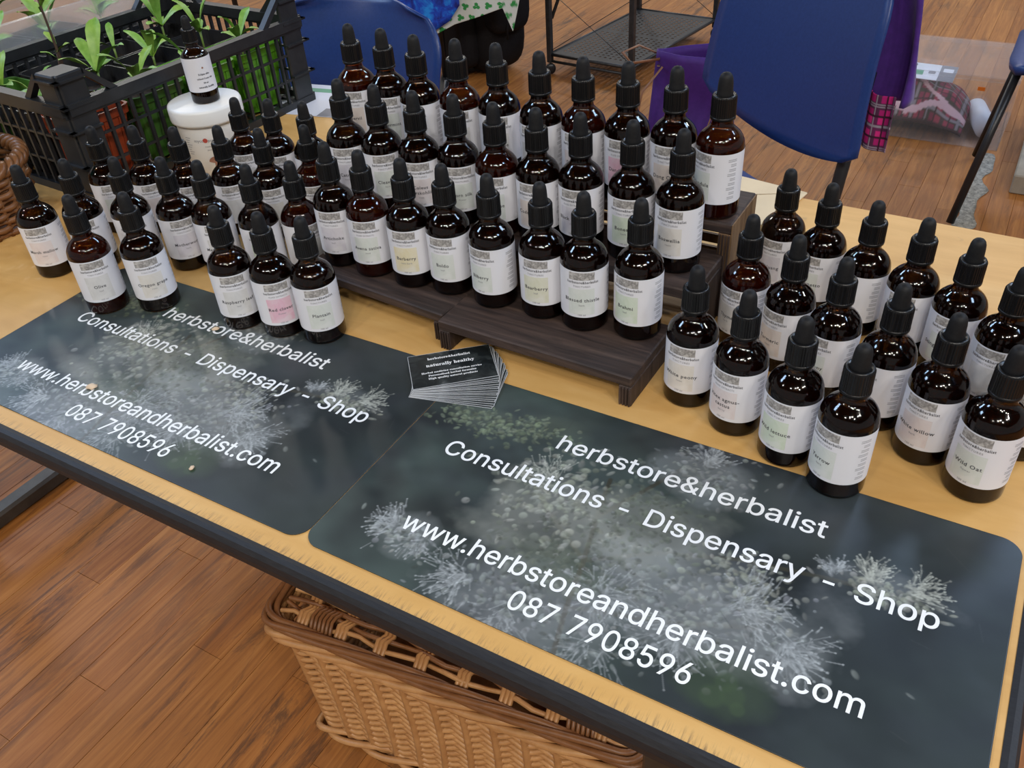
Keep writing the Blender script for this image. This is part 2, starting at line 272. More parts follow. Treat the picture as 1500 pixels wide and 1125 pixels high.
# ---------------------------------------------------------------- lettering
GLYPHS = json.loads('{"&":[448,[[[197,-7],[165,-5],[136,1],[110,12],[88,26],[69,42],[54,62],[43,84],[36,108],[34,133],[37,163],[47,189],[63,213],[85,235],[140,279],[216,335],[237,352],[255,375],[260,389],[262,405],[258,427],[245,445],[226,457],[201,461],[184,459],[168,453],[155,444],[145,431],[139,416],[137,399],[139,380],[145,363],[169,327],[204,284],[438,0],[364,0],[171,231],[121,293],[108,310],[96,327],[87,344],[78,370],[75,398],[77,420],[82,440],[91,458],[109,481],[134,499],[154,507],[176,512],[200,513],[224,512],[246,507],[266,499],[290,482],[308,459],[320,433],[324,404],[322,382],[315,362],[305,342],[291,325],[256,293],[154,217],[135,202],[121,188],[110,174],[100,154],[97,131],[100,108],[109,87],[124,70],[143,57],[166,49],[193,46],[223,50],[251,59],[269,69],[286,81],[301,95],[315,112],[327,131],[336,151],[343,174],[348,198],[349,224],[408,224],[406,194],[403,167],[397,144],[385,115],[371,92],[345,62],[333,47],[315,30],[294,17],[271,7],[246,-1],[221,-5]]]],"-":[453,[[[337,244],[337,188],[114,188],[114,244]]]],".":[188,[[[95,-4],[78,-1],[63,9],[53,24],[50,41],[53,59],[63,73],[78,83],[95,87],[113,83],[128,73],[138,59],[141,41],[138,24],[128,9],[113,-1]]]],"0":[453,[[[227,-7],[191,-3],[158,7],[130,24],[105,48],[85,77],[69,113],[57,155],[50,202],[48,254],[50,306],[57,353],[69,395],[85,431],[106,461],[130,484],[159,502],[191,512],[227,516],[262,512],[295,502],[323,484],[348,461],[368,431],[384,395],[396,353],[403,306],[405,254],[403,202],[396,155],[384,113],[368,77],[348,48],[323,24],[295,7],[263,-3]],[[227,50],[250,52],[271,60],[290,74],[306,92],[320,116],[330,144],[338,176],[342,213],[344,254],[342,295],[338,332],[330,365],[320,393],[306,416],[290,435],[271,449],[250,457],[227,460],[203,457],[182,449],[163,435],[147,416],[134,393],[123,365],[115,332],[111,295],[109,254],[111,213],[115,176],[123,144],[134,116],[147,92],[163,74],[182,60],[203,52]]]],"5":[453,[[[221,-7],[192,-5],[165,1],[140,11],[118,25],[99,41],[83,60],[71,82],[63,105],[60,130],[122,130],[127,108],[138,89],[154,73],[173,60],[196,52],[221,50],[250,53],[276,64],[298,82],[314,104],[324,131],[328,162],[326,183],[321,203],[314,221],[297,244],[275,262],[248,273],[218,277],[192,275],[167,268],[145,258],[128,246],[67,253],[96,509],[366,509],[366,452],[151,452],[134,301],[136,301],[155,315],[178,325],[203,331],[229,334],[252,332],[274,328],[294,321],[313,311],[330,299],[345,285],[358,269],[370,251],[379,231],[386,210],[390,187],[391,163],[388,132],[381,102],[369,76],[352,52],[332,32],[309,15],[282,3],[253,-4]]]],"6":[453,[[[226,-7],[196,-4],[168,3],[142,15],[119,31],[100,51],[84,74],[73,101],[66,130],[64,162],[65,187],[71,212],[80,239],[93,268],[112,302],[137,340],[252,509],[322,509],[151,261],[145,261],[154,275],[165,288],[179,299],[196,307],[214,312],[235,314],[265,312],[291,305],[316,295],[337,280],[355,262],[370,240],[380,215],[387,187],[389,157],[387,127],[379,98],[368,73],[352,50],[333,30],[310,14],[284,3],[257,-4]],[[226,48],[254,52],[279,63],[299,79],[314,101],[324,128],[327,157],[324,187],[314,213],[299,235],[279,251],[254,262],[226,265],[198,262],[174,252],[153,235],[138,214],[128,188],[125,158],[128,128],[138,102],[153,79],[174,63],[198,52]]]],"7":[453,[[[97,0],[323,450],[62,450],[62,509],[391,509],[391,449],[165,0]]]],"8":[453,[[[226,-7],[193,-5],[163,1],[136,11],[111,25],[91,42],[74,62],[62,84],[54,109],[52,135],[53,156],[58,176],[65,195],[81,220],[101,241],[125,256],[153,265],[153,267],[129,276],[109,289],[93,308],[80,330],[73,354],[70,380],[73,405],[79,429],[90,450],[106,469],[124,485],[146,498],[170,508],[197,514],[226,516],[255,514],[282,508],[306,498],[328,485],[346,469],[361,450],[373,429],[379,405],[382,380],[379,354],[372,330],[359,308],[343,289],[323,276],[300,267],[300,265],[327,256],[351,241],[372,220],[387,195],[395,176],[399,156],[401,135],[398,109],[391,84],[378,62],[362,42],[341,25],[317,11],[289,1],[259,-5]],[[226,49],[258,52],[285,60],[307,74],[323,91],[333,113],[337,139],[333,165],[322,189],[305,208],[283,223],[256,232],[226,235],[196,232],[169,223],[147,208],[130,189],[119,165],[115,139],[119,113],[129,91],[145,74],[167,60],[185,54],[205,50]],[[226,290],[252,292],[274,300],[293,313],[307,330],[316,351],[319,376],[316,399],[308,420],[294,437],[275,449],[252,457],[226,460],[200,457],[177,449],[159,437],[145,420],[136,399],[133,376],[136,351],[145,330],[159,313],[178,300],[201,292]]]],"9":[453,[[[226,516],[256,513],[285,506],[310,494],[333,478],[352,458],[368,434],[380,408],[387,378],[389,347],[387,322],[382,296],[373,270],[359,240],[340,207],[315,168],[200,0],[130,0],[301,248],[307,248],[299,234],[287,221],[273,210],[257,202],[238,196],[218,195],[188,197],[161,203],[137,214],[116,229],[98,247],[83,269],[72,294],[66,321],[64,352],[66,382],[73,411],[85,436],[101,459],[120,479],[143,494],[168,506],[196,513]],[[226,460],[199,457],[174,446],[154,429],[138,407],[129,381],[125,352],[129,322],[138,295],[154,274],[174,257],[199,247],[226,243],[254,247],[279,257],[299,273],[314,295],[324,321],[327,350],[324,381],[314,407],[299,429],[279,446],[254,457]]]],"C":[510,[[[267,-7],[225,-3],[186,7],[150,25],[119,49],[92,79],[70,115],[53,157],[44,203],[40,254],[44,305],[53,352],[70,393],[92,429],[119,459],[150,484],[186,501],[225,512],[267,516],[293,514],[317,511],[340,504],[362,496],[383,485],[402,471],[419,456],[435,438],[448,418],[459,397],[467,373],[473,348],[408,348],[401,373],[389,395],[375,413],[357,428],[337,440],[315,449],[292,454],[267,456],[237,453],[209,445],[184,432],[161,414],[141,391],[125,364],[113,332],[106,295],[103,254],[106,213],[113,177],[125,145],[141,117],[161,94],[184,76],[210,63],[237,56],[267,53],[292,55],[315,60],[337,69],[357,81],[375,96],[389,114],[401,136],[408,160],[473,160],[467,135],[459,112],[448,91],[435,71],[420,53],[402,38],[383,24],[363,13],[341,5],[317,-2],[293,-6]]]],"D":[502,[[[60,0],[60,509],[225,509],[273,505],[315,495],[353,478],[385,455],[412,426],[433,391],[449,351],[458,306],[462,255],[458,205],[449,159],[433,119],[411,83],[384,54],[351,31],[312,14],[268,3],[219,0]],[[215,57],[254,60],[288,68],[318,81],[343,99],[363,122],[379,149],[390,181],[397,216],[399,255],[397,294],[390,329],[379,361],[364,388],[344,410],[320,428],[291,441],[258,449],[221,452],[125,452],[125,57]]]],"S":[447,[[[224,-9],[188,-7],[156,-1],[128,9],[102,23],[81,40],[64,60],[51,83],[42,109],[38,137],[104,137],[110,110],[123,88],[142,71],[166,59],[194,52],[224,49],[246,50],[267,54],[286,60],[311,74],[329,92],[341,114],[346,139],[342,161],[332,179],[316,193],[296,205],[245,222],[184,239],[145,253],[112,269],[86,289],[67,313],[56,341],[52,372],[54,400],[62,425],[75,448],[92,468],[113,484],[138,498],[165,508],[195,514],[227,516],[259,514],[289,508],[316,498],[340,484],[360,468],[377,449],[390,427],[398,403],[401,378],[337,378],[332,402],[320,421],[302,437],[280,449],[254,456],[225,459],[194,456],[167,448],[145,435],[129,418],[118,398],[115,376],[119,352],[131,334],[148,319],[169,308],[212,293],[264,279],[312,264],[336,252],[359,238],[379,220],[395,198],[402,180],[407,161],[408,139],[406,112],[399,87],[386,64],[370,43],[349,25],[323,11],[294,0],[261,-7]]]],"a":[389,[[[160,-9],[137,-7],[115,-3],[94,5],[76,15],[60,29],[48,45],[38,63],[32,84],[30,108],[34,138],[43,161],[58,179],[78,193],[100,203],[125,211],[178,220],[234,227],[252,230],[265,235],[273,243],[276,255],[276,257],[273,279],[267,297],[256,311],[240,322],[220,329],[196,331],[171,329],[149,322],[132,313],[118,301],[107,288],[100,274],[41,291],[51,313],[64,331],[79,346],[95,358],[114,368],[133,375],[153,380],[173,383],[194,384],[239,379],[263,372],[286,360],[306,343],[322,320],[330,301],[335,278],[337,251],[337,0],[277,0],[277,52],[272,52],[252,25],[236,12],[215,1],[190,-6]],[[170,45],[202,49],[228,59],[248,74],[263,93],[272,115],[276,138],[276,190],[259,182],[231,176],[200,171],[175,168],[134,159],[117,150],[103,139],[95,124],[92,105],[94,87],[102,72],[114,61],[130,52],[149,47]]]],"b":[424,[[[229,-8],[198,-5],[172,4],[153,17],[138,31],[118,59],[112,59],[112,0],[53,0],[53,509],[114,509],[114,319],[118,319],[137,346],[152,360],[171,373],[197,381],[229,384],[259,382],[287,374],[313,361],[335,342],[354,320],[370,293],[381,261],[388,227],[390,189],[388,151],[381,116],[370,84],[355,57],[336,34],[313,16],[288,3],[260,-6]],[[220,47],[242,49],[262,55],[279,66],[294,80],[306,97],[316,117],[323,139],[327,163],[328,189],[327,215],[323,239],[316,261],[307,281],[295,298],[280,311],[262,322],[243,328],[220,330],[198,328],[178,322],[161,312],[147,299],[134,282],[125,263],[118,241],[114,216],[113,189],[114,162],[118,138],[125,115],[135,95],[147,78],[162,65],[179,55],[198,49]]]],"c":[396,[[[207,-8],[174,-5],[144,3],[117,16],[93,35],[72,58],[56,85],[44,116],[37,150],[34,187],[37,225],[44,260],[56,291],[72,318],[93,341],[117,360],[144,374],[174,382],[207,384],[234,383],[260,377],[284,368],[305,356],[324,341],[340,322],[353,301],[362,277],[303,262],[290,289],[270,311],[242,325],[207,330],[184,328],[163,321],[145,310],[130,296],[118,278],[108,258],[102,236],[98,212],[96,187],[98,163],[102,139],[108,117],[118,97],[130,80],[145,66],[163,55],[184,49],[207,46],[243,52],[271,66],[292,89],[304,117],[363,102],[354,78],[341,56],[325,37],[306,21],[285,9],[261,-1],[235,-6]]]],"d":[424,[[[195,-8],[165,-6],[137,3],[111,16],[89,34],[70,57],[55,84],[43,116],[36,151],[34,189],[36,227],[43,261],[55,293],[70,320],[89,342],[112,361],[137,374],[165,382],[196,384],[228,381],[253,373],[272,360],[287,346],[306,319],[311,319],[311,509],[372,509],[372,0],[313,0],[313,59],[307,59],[287,31],[272,17],[252,4],[227,-5]],[[205,47],[226,49],[246,55],[263,65],[278,78],[290,95],[299,115],[306,138],[310,162],[312,189],[310,216],[306,241],[300,263],[290,282],[278,299],[263,312],[246,322],[227,328],[205,330],[182,328],[162,322],[145,311],[130,298],[118,281],[108,261],[102,239],[98,215],[96,189],[98,163],[102,139],[109,117],[118,97],[130,80],[145,66],[162,55],[182,49]]]],"e":[404,[[[212,-8],[177,-5],[145,3],[117,16],[92,35],[72,58],[56,85],[44,116],[37,150],[34,187],[36,224],[44,258],[55,290],[71,317],[91,340],[115,359],[142,373],[172,382],[205,384],[226,383],[246,380],[266,374],[285,366],[303,355],[319,341],[334,324],[347,305],[357,282],[365,256],[370,227],[371,194],[371,169],[75,169],[75,221],[338,221],[310,202],[308,226],[304,248],[298,269],[283,294],[263,314],[237,326],[205,330],[183,328],[164,323],[146,313],[125,294],[109,270],[99,241],[96,211],[96,178],[98,151],[102,127],[110,106],[121,88],[135,73],[151,61],[169,53],[190,48],[212,46],[234,48],[254,53],[271,61],[285,73],[297,88],[306,105],[365,91],[353,63],[335,39],[320,26],[302,14],[283,4],[261,-3],[237,-7]]]],"h":[410,[[[114,227],[114,0],[53,0],[53,509],[114,509],[114,287],[102,287],[116,319],[132,344],[152,362],[175,374],[200,382],[227,384],[252,383],[275,377],[295,369],[313,356],[328,340],[341,321],[350,298],[355,271],[357,240],[357,0],[296,0],[296,235],[293,263],[286,286],[273,304],[256,318],[235,326],[210,329],[184,326],[161,317],[141,303],[126,283],[117,257]]]],"i":[167,[[[53,0],[53,379],[114,379],[114,0]],[[84,443],[67,446],[54,455],[44,468],[41,483],[44,499],[54,512],[67,521],[84,524],[100,521],[114,512],[123,499],[126,483],[123,468],[114,455],[100,446]]]],"l":[178,[[[60,0],[60,509],[121,509],[121,0]]]],"m":[610,[[[53,0],[53,379],[112,379],[112,295],[108,295],[118,323],[132,346],[151,363],[172,376],[195,384],[219,386],[245,383],[268,375],[287,361],[303,342],[314,320],[321,295],[312,295],[322,321],[337,343],[357,361],[381,375],[407,383],[437,386],[458,385],[478,380],[497,372],[514,361],[529,346],[541,328],[550,307],[555,283],[557,255],[557,0],[496,0],[496,254],[493,279],[485,298],[473,313],[447,326],[419,330],[395,328],[374,320],[358,307],[345,290],[338,270],[335,247],[335,0],[274,0],[274,260],[269,288],[253,311],[229,326],[199,330],[178,328],[158,320],[140,307],[126,289],[117,266],[114,238],[114,0]]]],"n":[410,[[[114,227],[114,0],[53,0],[53,379],[112,379],[112,287],[102,287],[116,319],[132,344],[152,362],[175,374],[200,382],[227,384],[252,383],[275,377],[295,369],[313,356],[328,340],[341,321],[350,298],[355,271],[357,240],[357,0],[296,0],[296,235],[293,263],[286,286],[273,304],[256,318],[235,326],[210,329],[184,326],[161,317],[141,303],[126,283],[117,257]]]],"o":[415,[[[207,-8],[174,-5],[144,3],[117,16],[93,35],[72,58],[56,85],[44,116],[37,150],[34,187],[37,225],[44,260],[56,291],[72,318],[93,341],[117,360],[144,374],[174,382],[207,384],[241,382],[271,374],[299,360],[323,341],[343,318],[359,291],[371,260],[379,225],[381,187],[379,150],[371,116],[359,85],[343,58],[323,35],[299,16],[271,3],[241,-5]],[[207,46],[231,49],[252,55],[270,66],[285,80],[298,97],[307,117],[314,139],[318,163],[319,187],[318,212],[314,236],[307,258],[298,278],[285,296],[270,310],[252,321],[231,328],[207,330],[184,328],[163,321],[145,310],[130,296],[118,278],[108,258],[102,236],[98,212],[96,187],[98,163],[102,139],[108,117],[118,97],[130,80],[145,66],[163,55],[184,49]]]],"p":[424,[[[53,-143],[53,379],[112,379],[112,319],[118,319],[137,346],[152,360],[171,373],[197,381],[229,384],[259,382],[287,374],[313,361],[335,342],[354,320],[370,293],[381,261],[388,227],[390,189],[388,151],[381,116],[370,84],[355,57],[336,34],[313,16],[288,3],[260,-6],[229,-8],[198,-5],[173,4],[153,17],[138,31],[118,59],[114,59],[114,-143]],[[220,47],[242,49],[262,55],[279,66],[294,80],[306,97],[316,117],[323,139],[327,163],[328,189],[327,215],[323,239],[316,261],[307,281],[295,298],[280,311],[262,322],[243,328],[220,330],[198,328],[178,322],[161,312],[147,299],[134,282],[125,263],[118,241],[114,216],[113,189],[114,162],[118,138],[125,115],[135,95],[147,78],[162,65],[179,55],[198,49]]]],"r":[259,[[[53,0],[53,379],[112,379],[112,321],[115,321],[130,347],[152,367],[171,377],[191,383],[213,385],[229,384],[243,384],[243,322],[230,324],[207,326],[182,323],[159,315],[140,301],[126,284],[117,262],[114,237],[114,0]]]],"s":[365,[[[182,-8],[157,-7],[133,-3],[112,3],[93,12],[76,24],[62,38],[50,54],[41,73],[36,94],[94,107],[105,79],[124,60],[150,49],[181,45],[206,47],[227,53],[244,62],[262,81],[268,103],[265,121],[254,136],[237,147],[212,155],[149,170],[118,180],[92,192],[72,208],[58,227],[50,249],[47,274],[49,295],[55,314],[65,332],[79,347],[95,360],[115,370],[137,378],[161,383],[187,384],[212,383],[234,379],[254,372],[279,358],[299,339],[314,316],[324,290],[268,277],[258,298],[243,316],[219,328],[187,333],[156,329],[131,317],[114,299],[109,277],[112,258],[124,243],[144,232],[172,223],[229,209],[261,200],[287,187],[306,171],[320,153],[328,131],[331,107],[329,85],[323,65],[312,47],[298,31],[281,18],[260,6],[236,-2],[210,-7]]]],"t":[227,[[[204,379],[204,327],[6,327],[6,379]],[[65,471],[126,471],[126,98],[128,76],[136,61],[150,53],[170,50],[185,51],[202,54],[213,2],[192,-3],[168,-4],[138,-1],[113,7],[92,21],[77,41],[68,64],[65,93]]]],"u":[410,[[[182,-5],[158,-3],[135,2],[115,11],[97,23],[82,39],[69,59],[60,82],[54,109],[53,139],[53,379],[114,379],[114,144],[116,117],[124,94],[137,75],[154,61],[175,53],[200,50],[226,53],[249,62],[268,77],[283,97],[293,122],[296,153],[296,379],[357,379],[357,0],[298,0],[298,92],[307,92],[294,60],[277,35],[257,17],[234,5],[209,-3]]]],"w":[567,[[[138,0],[23,379],[87,379],[133,214],[154,137],[175,41],[165,41],[186,135],[206,214],[252,379],[316,379],[362,214],[382,136],[402,41],[391,41],[413,135],[434,214],[480,379],[545,379],[429,0],[368,0],[319,172],[305,225],[291,280],[277,338],[291,338],[277,280],[263,225],[248,172],[199,0]]]],"y":[389,[[[47,-139],[61,-86],[71,-87],[88,-90],[104,-89],[118,-84],[130,-74],[141,-58],[151,-36],[163,-1],[17,379],[84,379],[165,155],[187,87],[206,21],[184,21],[202,87],[224,155],[305,379],[371,379],[204,-58],[191,-85],[177,-107],[159,-124],[139,-136],[117,-143],[91,-145],[65,-143]]]]}')
_tc = {}
def text_mesh(body, size=1., spacing=1., res=2, align='CENTER', polys=None):
    """planar triangles (verts, faces) of a line of text in Blender's built-in face, centred on x"""
    key = (body, spacing, res)
    if key not in _tc:
        c = bpy.data.curves.new('t', 'FONT'); c.body = body; c.size = 1; c.space_character = spacing; c.resolution_u = res; c.offset = .012; c.align_x = 'LEFT'
        o = bpy.data.objects.new('t', c); COL.objects.link(o)
        dg = bpy.context.evaluated_depsgraph_get(); me = bpy.data.meshes.new_from_object(o.evaluated_get(dg))
        vs = [tuple(v.co[:2]) for v in me.vertices]; fs = [tuple(p.vertices) for p in me.polygons]
        bpy.data.objects.remove(o); bpy.data.curves.remove(c); bpy.data.meshes.remove(me)
        _tc[key] = (vs, fs)
    vs, fs = _tc[key]
    xs = [v[0] for v in vs]; cx = (min(xs) + max(xs)) / 2 if align == 'CENTER' else min(xs)
    return [((x - cx) * size, y * size) for x, y in vs], fs, (max(xs) - min(xs)) * size
def embolden(L, w_):
    P = [L[i] for i in range(len(L)) if L[i] != L[i - 1]]; n = len(P); out = []
    # fonts wind outer loops clockwise and counters the other way, so one side of travel is always 'outside'
    for i in range(n):
        a, b, c = P[i - 1], P[i], P[(i + 1) % n]
        d1 = Vector((b[0] - a[0], b[1] - a[1])).normalized(); d2 = Vector((c[0] - b[0], c[1] - b[1])).normalized()
        n1 = Vector((-d1.y, d1.x)); n2 = Vector((-d2.y, d2.x)); m_ = n1 + n2
        if m_.length < .3: m_ = n1
        m_ = m_.normalized(); k = w_ / max(m_.dot(n1), .6); out.append((b[0] + m_.x * k * SGN, b[1] + m_.y * k * SGN))
    return out
SGN = 1
def _area(L): return sum(L[i - 1][0] * L[i][1] - L[i][0] * L[i - 1][1] for i in range(len(L)))
def _inside(p, L):
    c = False
    for i in range(len(L)):
        (x1, y1), (x2, y2) = L[i - 1], L[i]
        if (y1 > p[1]) != (y2 > p[1]) and p[0] < (x2 - x1) * (p[1] - y1) / (y2 - y1) + x1: c = not c
    return c
_gc = {}
def glyph_mesh(ch):
    """triangles of one stored glyph; overlapping strokes are filled one by one"""
    if ch in _gc: return _gc[ch]
    Q = [embolden(L, 7.) for L in GLYPHS[ch][1]]; pts, edges = [], []
    for L in Q:
        k = len(pts); pts += [Vector(p) for p in L]; edges += [(k + i, k + (i + 1) % len(L)) for i in range(len(L))]
    vo, eo, fo, _a, _b, _c = delaunay_2d_cdt(pts, edges, [], 0, 1e-4)
    def wind(p):      # winding number: strokes that overlap stay filled, counters stay open
        w_ = 0
        for L in Q:
            for i in range(len(L)):
                (x1, y1), (x2, y2) = L[i - 1], L[i]
                if (y1 > p[1]) != (y2 > p[1]) and p[0] < (x2 - x1) * (p[1] - y1) / (y2 - y1) + x1: w_ += 1 if y2 > y1 else -1
        return w_
    VS = [(v.x, v.y, 0) for v in vo]; FS = []
    for f in fo:
        cx = sum(vo[i].x for i in f) / len(f); cy = sum(vo[i].y for i in f) / len(f)
        if wind((cx, cy)): FS.append(tuple(f) if _area([vo[i] for i in f]) > 0 else tuple(f)[::-1])
    _gc[ch] = (VS, FS); return _gc[ch]
def glyph_text(body):
    """a line set from the stored glyphs, unit em = 1000"""
    x = 0; VS, FS = [], []
    for ch in body:
        if ch == ' ': x += 280; continue
        vs, fs = glyph_mesh(ch); k = len(VS); VS += [(x + a, b, l_) for a, b, l_ in vs]; FS += [tuple(k + i for i in f) for f in fs]; x += GLYPHS[ch][0]
    return VS, FS

# ================================================================ SETTING
# floor: strip boards running away from the table front
base = MB().box((-8, -3, F - .03), (6, 10, F - .0045), M['subfloor']).build('floor'); base['kind'] = 'structure'
PW = .066
boards = []
for i in range(-92, 60):
    x = i * PW; y = -2.6 + random.random() * .9
    while y < 9.0:
        L = random.choice([.42, .5, .6, .66, .8]); boards.append((x, y, L)); y += L
def inview(x, y):
    p = Vector((x, y, F)) - M4.translation; z = p.dot(_d)
    if z < .1: return None
    a = 1277.8 * p.dot(_r) / z; b = 1277.8 * p.dot(_u) / z
    if abs(a) > 800 or abs(b) > 610: return None
    # boards the table top hides are not picked out singly
    q = M4.translation + p * (M4.translation.z / (M4.translation.z - F)); 
    if -1.3 < q.x < .5 and .0 < q.y < .74: return None
    return z
sc_ = []
rest = []
for b in boards:
    zs = [inview(b[0] + PW / 2, b[1] + b[2] * k) for k in (.1, .5, .9)]; zs = [z for z in zs if z]
    if zs: sc_.append((min(zs), b))
    elif -6 < b[0] < 4: rest.append(b)
sc_.sort(key=lambda q: q[0])
for z, b in sc_[290:]: rest.append(b)
bcache = {}
for z, (x, y, L) in sc_[:290]:
    if L not in bcache: bcache[L] = MB().box((.0003, .0003, -.0045), (PW - .0003, L - .0003, 0), M['floor'], bev=.0004).mesh('board')
    # one real mesh datum per length, slightly uneven heights
    o = obj('board', bcache[L], base, loc=(x, y, F - random.random() * .0006))
mb = MB()
for x, y, L in rest: mb.box((x + .0003, y + .0003, F - .005), (x + PW - .0003, y + L - .0003, F - random.random() * .0006), M['floor'])
o = mb.build('boards', base); o['kind'] = 'stuff'
c = MB().box((-14, -10, CH), (13, 14, CH + .1), M['ceil']).build('ceiling'); c['kind'] = 'structure'
mb = MB(); pts = [(.345, 2.20), (.43, 2.22), (.405, 2.45), (.44, 2.62), (.42, 2.82), (.33, 2.84), (.35, 2.6), (.315, 2.45)]
mb.grid(lambda u, v: (.325 + (.046 + .010 * math.sin(v * 23)) * u + .006 * math.sin(v * 37 + u * 3), 2.05 + .78 * v, F + .0015 + .0015 * math.sin(v * 40 + u * 9)), 4, 30, M['tape'])
tag(solid(mb.build('floor_tape'), .0014), 'ragged strip of worn grey tape stuck on the floor between the chair legs', 'tape')

# ================================================================ TABLE
TX0, TX1, TY1 = -1.32, .510, .768
tb = thing('trestle_table', 'long trestle table with yellow board top and black rubber edging', 'table')
def yb(x): return .768 + .020 * (TX1 - x)
mb = MB(); th = .022
vs = [(TX0, 0, -th), (TX1, 0, -th), (TX1, yb(TX1), -th), (TX0, yb(TX0), -th), (TX0, 0, 0), (TX1, 0, 0), (TX1, yb(TX1), 0), (TX0, yb(TX0), 0)]
mb.add(vs, [(0, 3, 2, 1), (4, 5, 6, 7), (0, 1, 5, 4), (1, 2, 6, 5), (2, 3, 7, 6), (3, 0, 4, 7)], M['board']); mb.build('tabletop', tb)
mb = MB()   # rounded rubber moulding on the near and right edges
prof = [(0, .0006), (.004, .0012), (.008, .0), (.0108, -.004), (.0118, -.010), (.0108, -.018), (.007, -.0245), (0, -.026)]
for i in range(len(prof) - 1):
    (a, za), (b, zb) = prof[i], prof[i + 1]
    mb.add([(TX0, -a, za), (TX1 + a, -a, za), (TX1 + b, -b, zb), (TX0, -b, zb)], [(0, 3, 2, 1)], M['edging'], True)
    mb.add([(TX1 + a, -a, za), (TX1 + a, yb(TX1), za), (TX1 + b, yb(TX1), zb), (TX1 + b, -b, zb)], [(0, 3, 2, 1)], M['edging'], True)
mb.build('edge_moulding', tb)
mb = MB().box((TX0 + .05, .03, -.05), (TX1 - .03, .055, -.022), M['trestle']); mb.build('apron_rail', tb); MB().box((TX0 + .05, .70, -.05), (TX1 - .03, .725, -.022), M['trestle']).build('apron_rail', tb)
for x in (-1.18, .275):
    for y in (.16, .62): MB().box((x - .018, y - .018, F + .035), (x + .018, y + .018, -.022), M['trestle'], bev=.004).build('leg', tb)
    MB().box((x - .02, .03, F), (x + .02, .74, F + .035), M['trestle'], bev=.006).build('foot', tb)
    MB().box((x - .016, .08, -.56), (x + .016, .70, -.525), M['trestle'], bev=.004).build('cross_bar', tb)

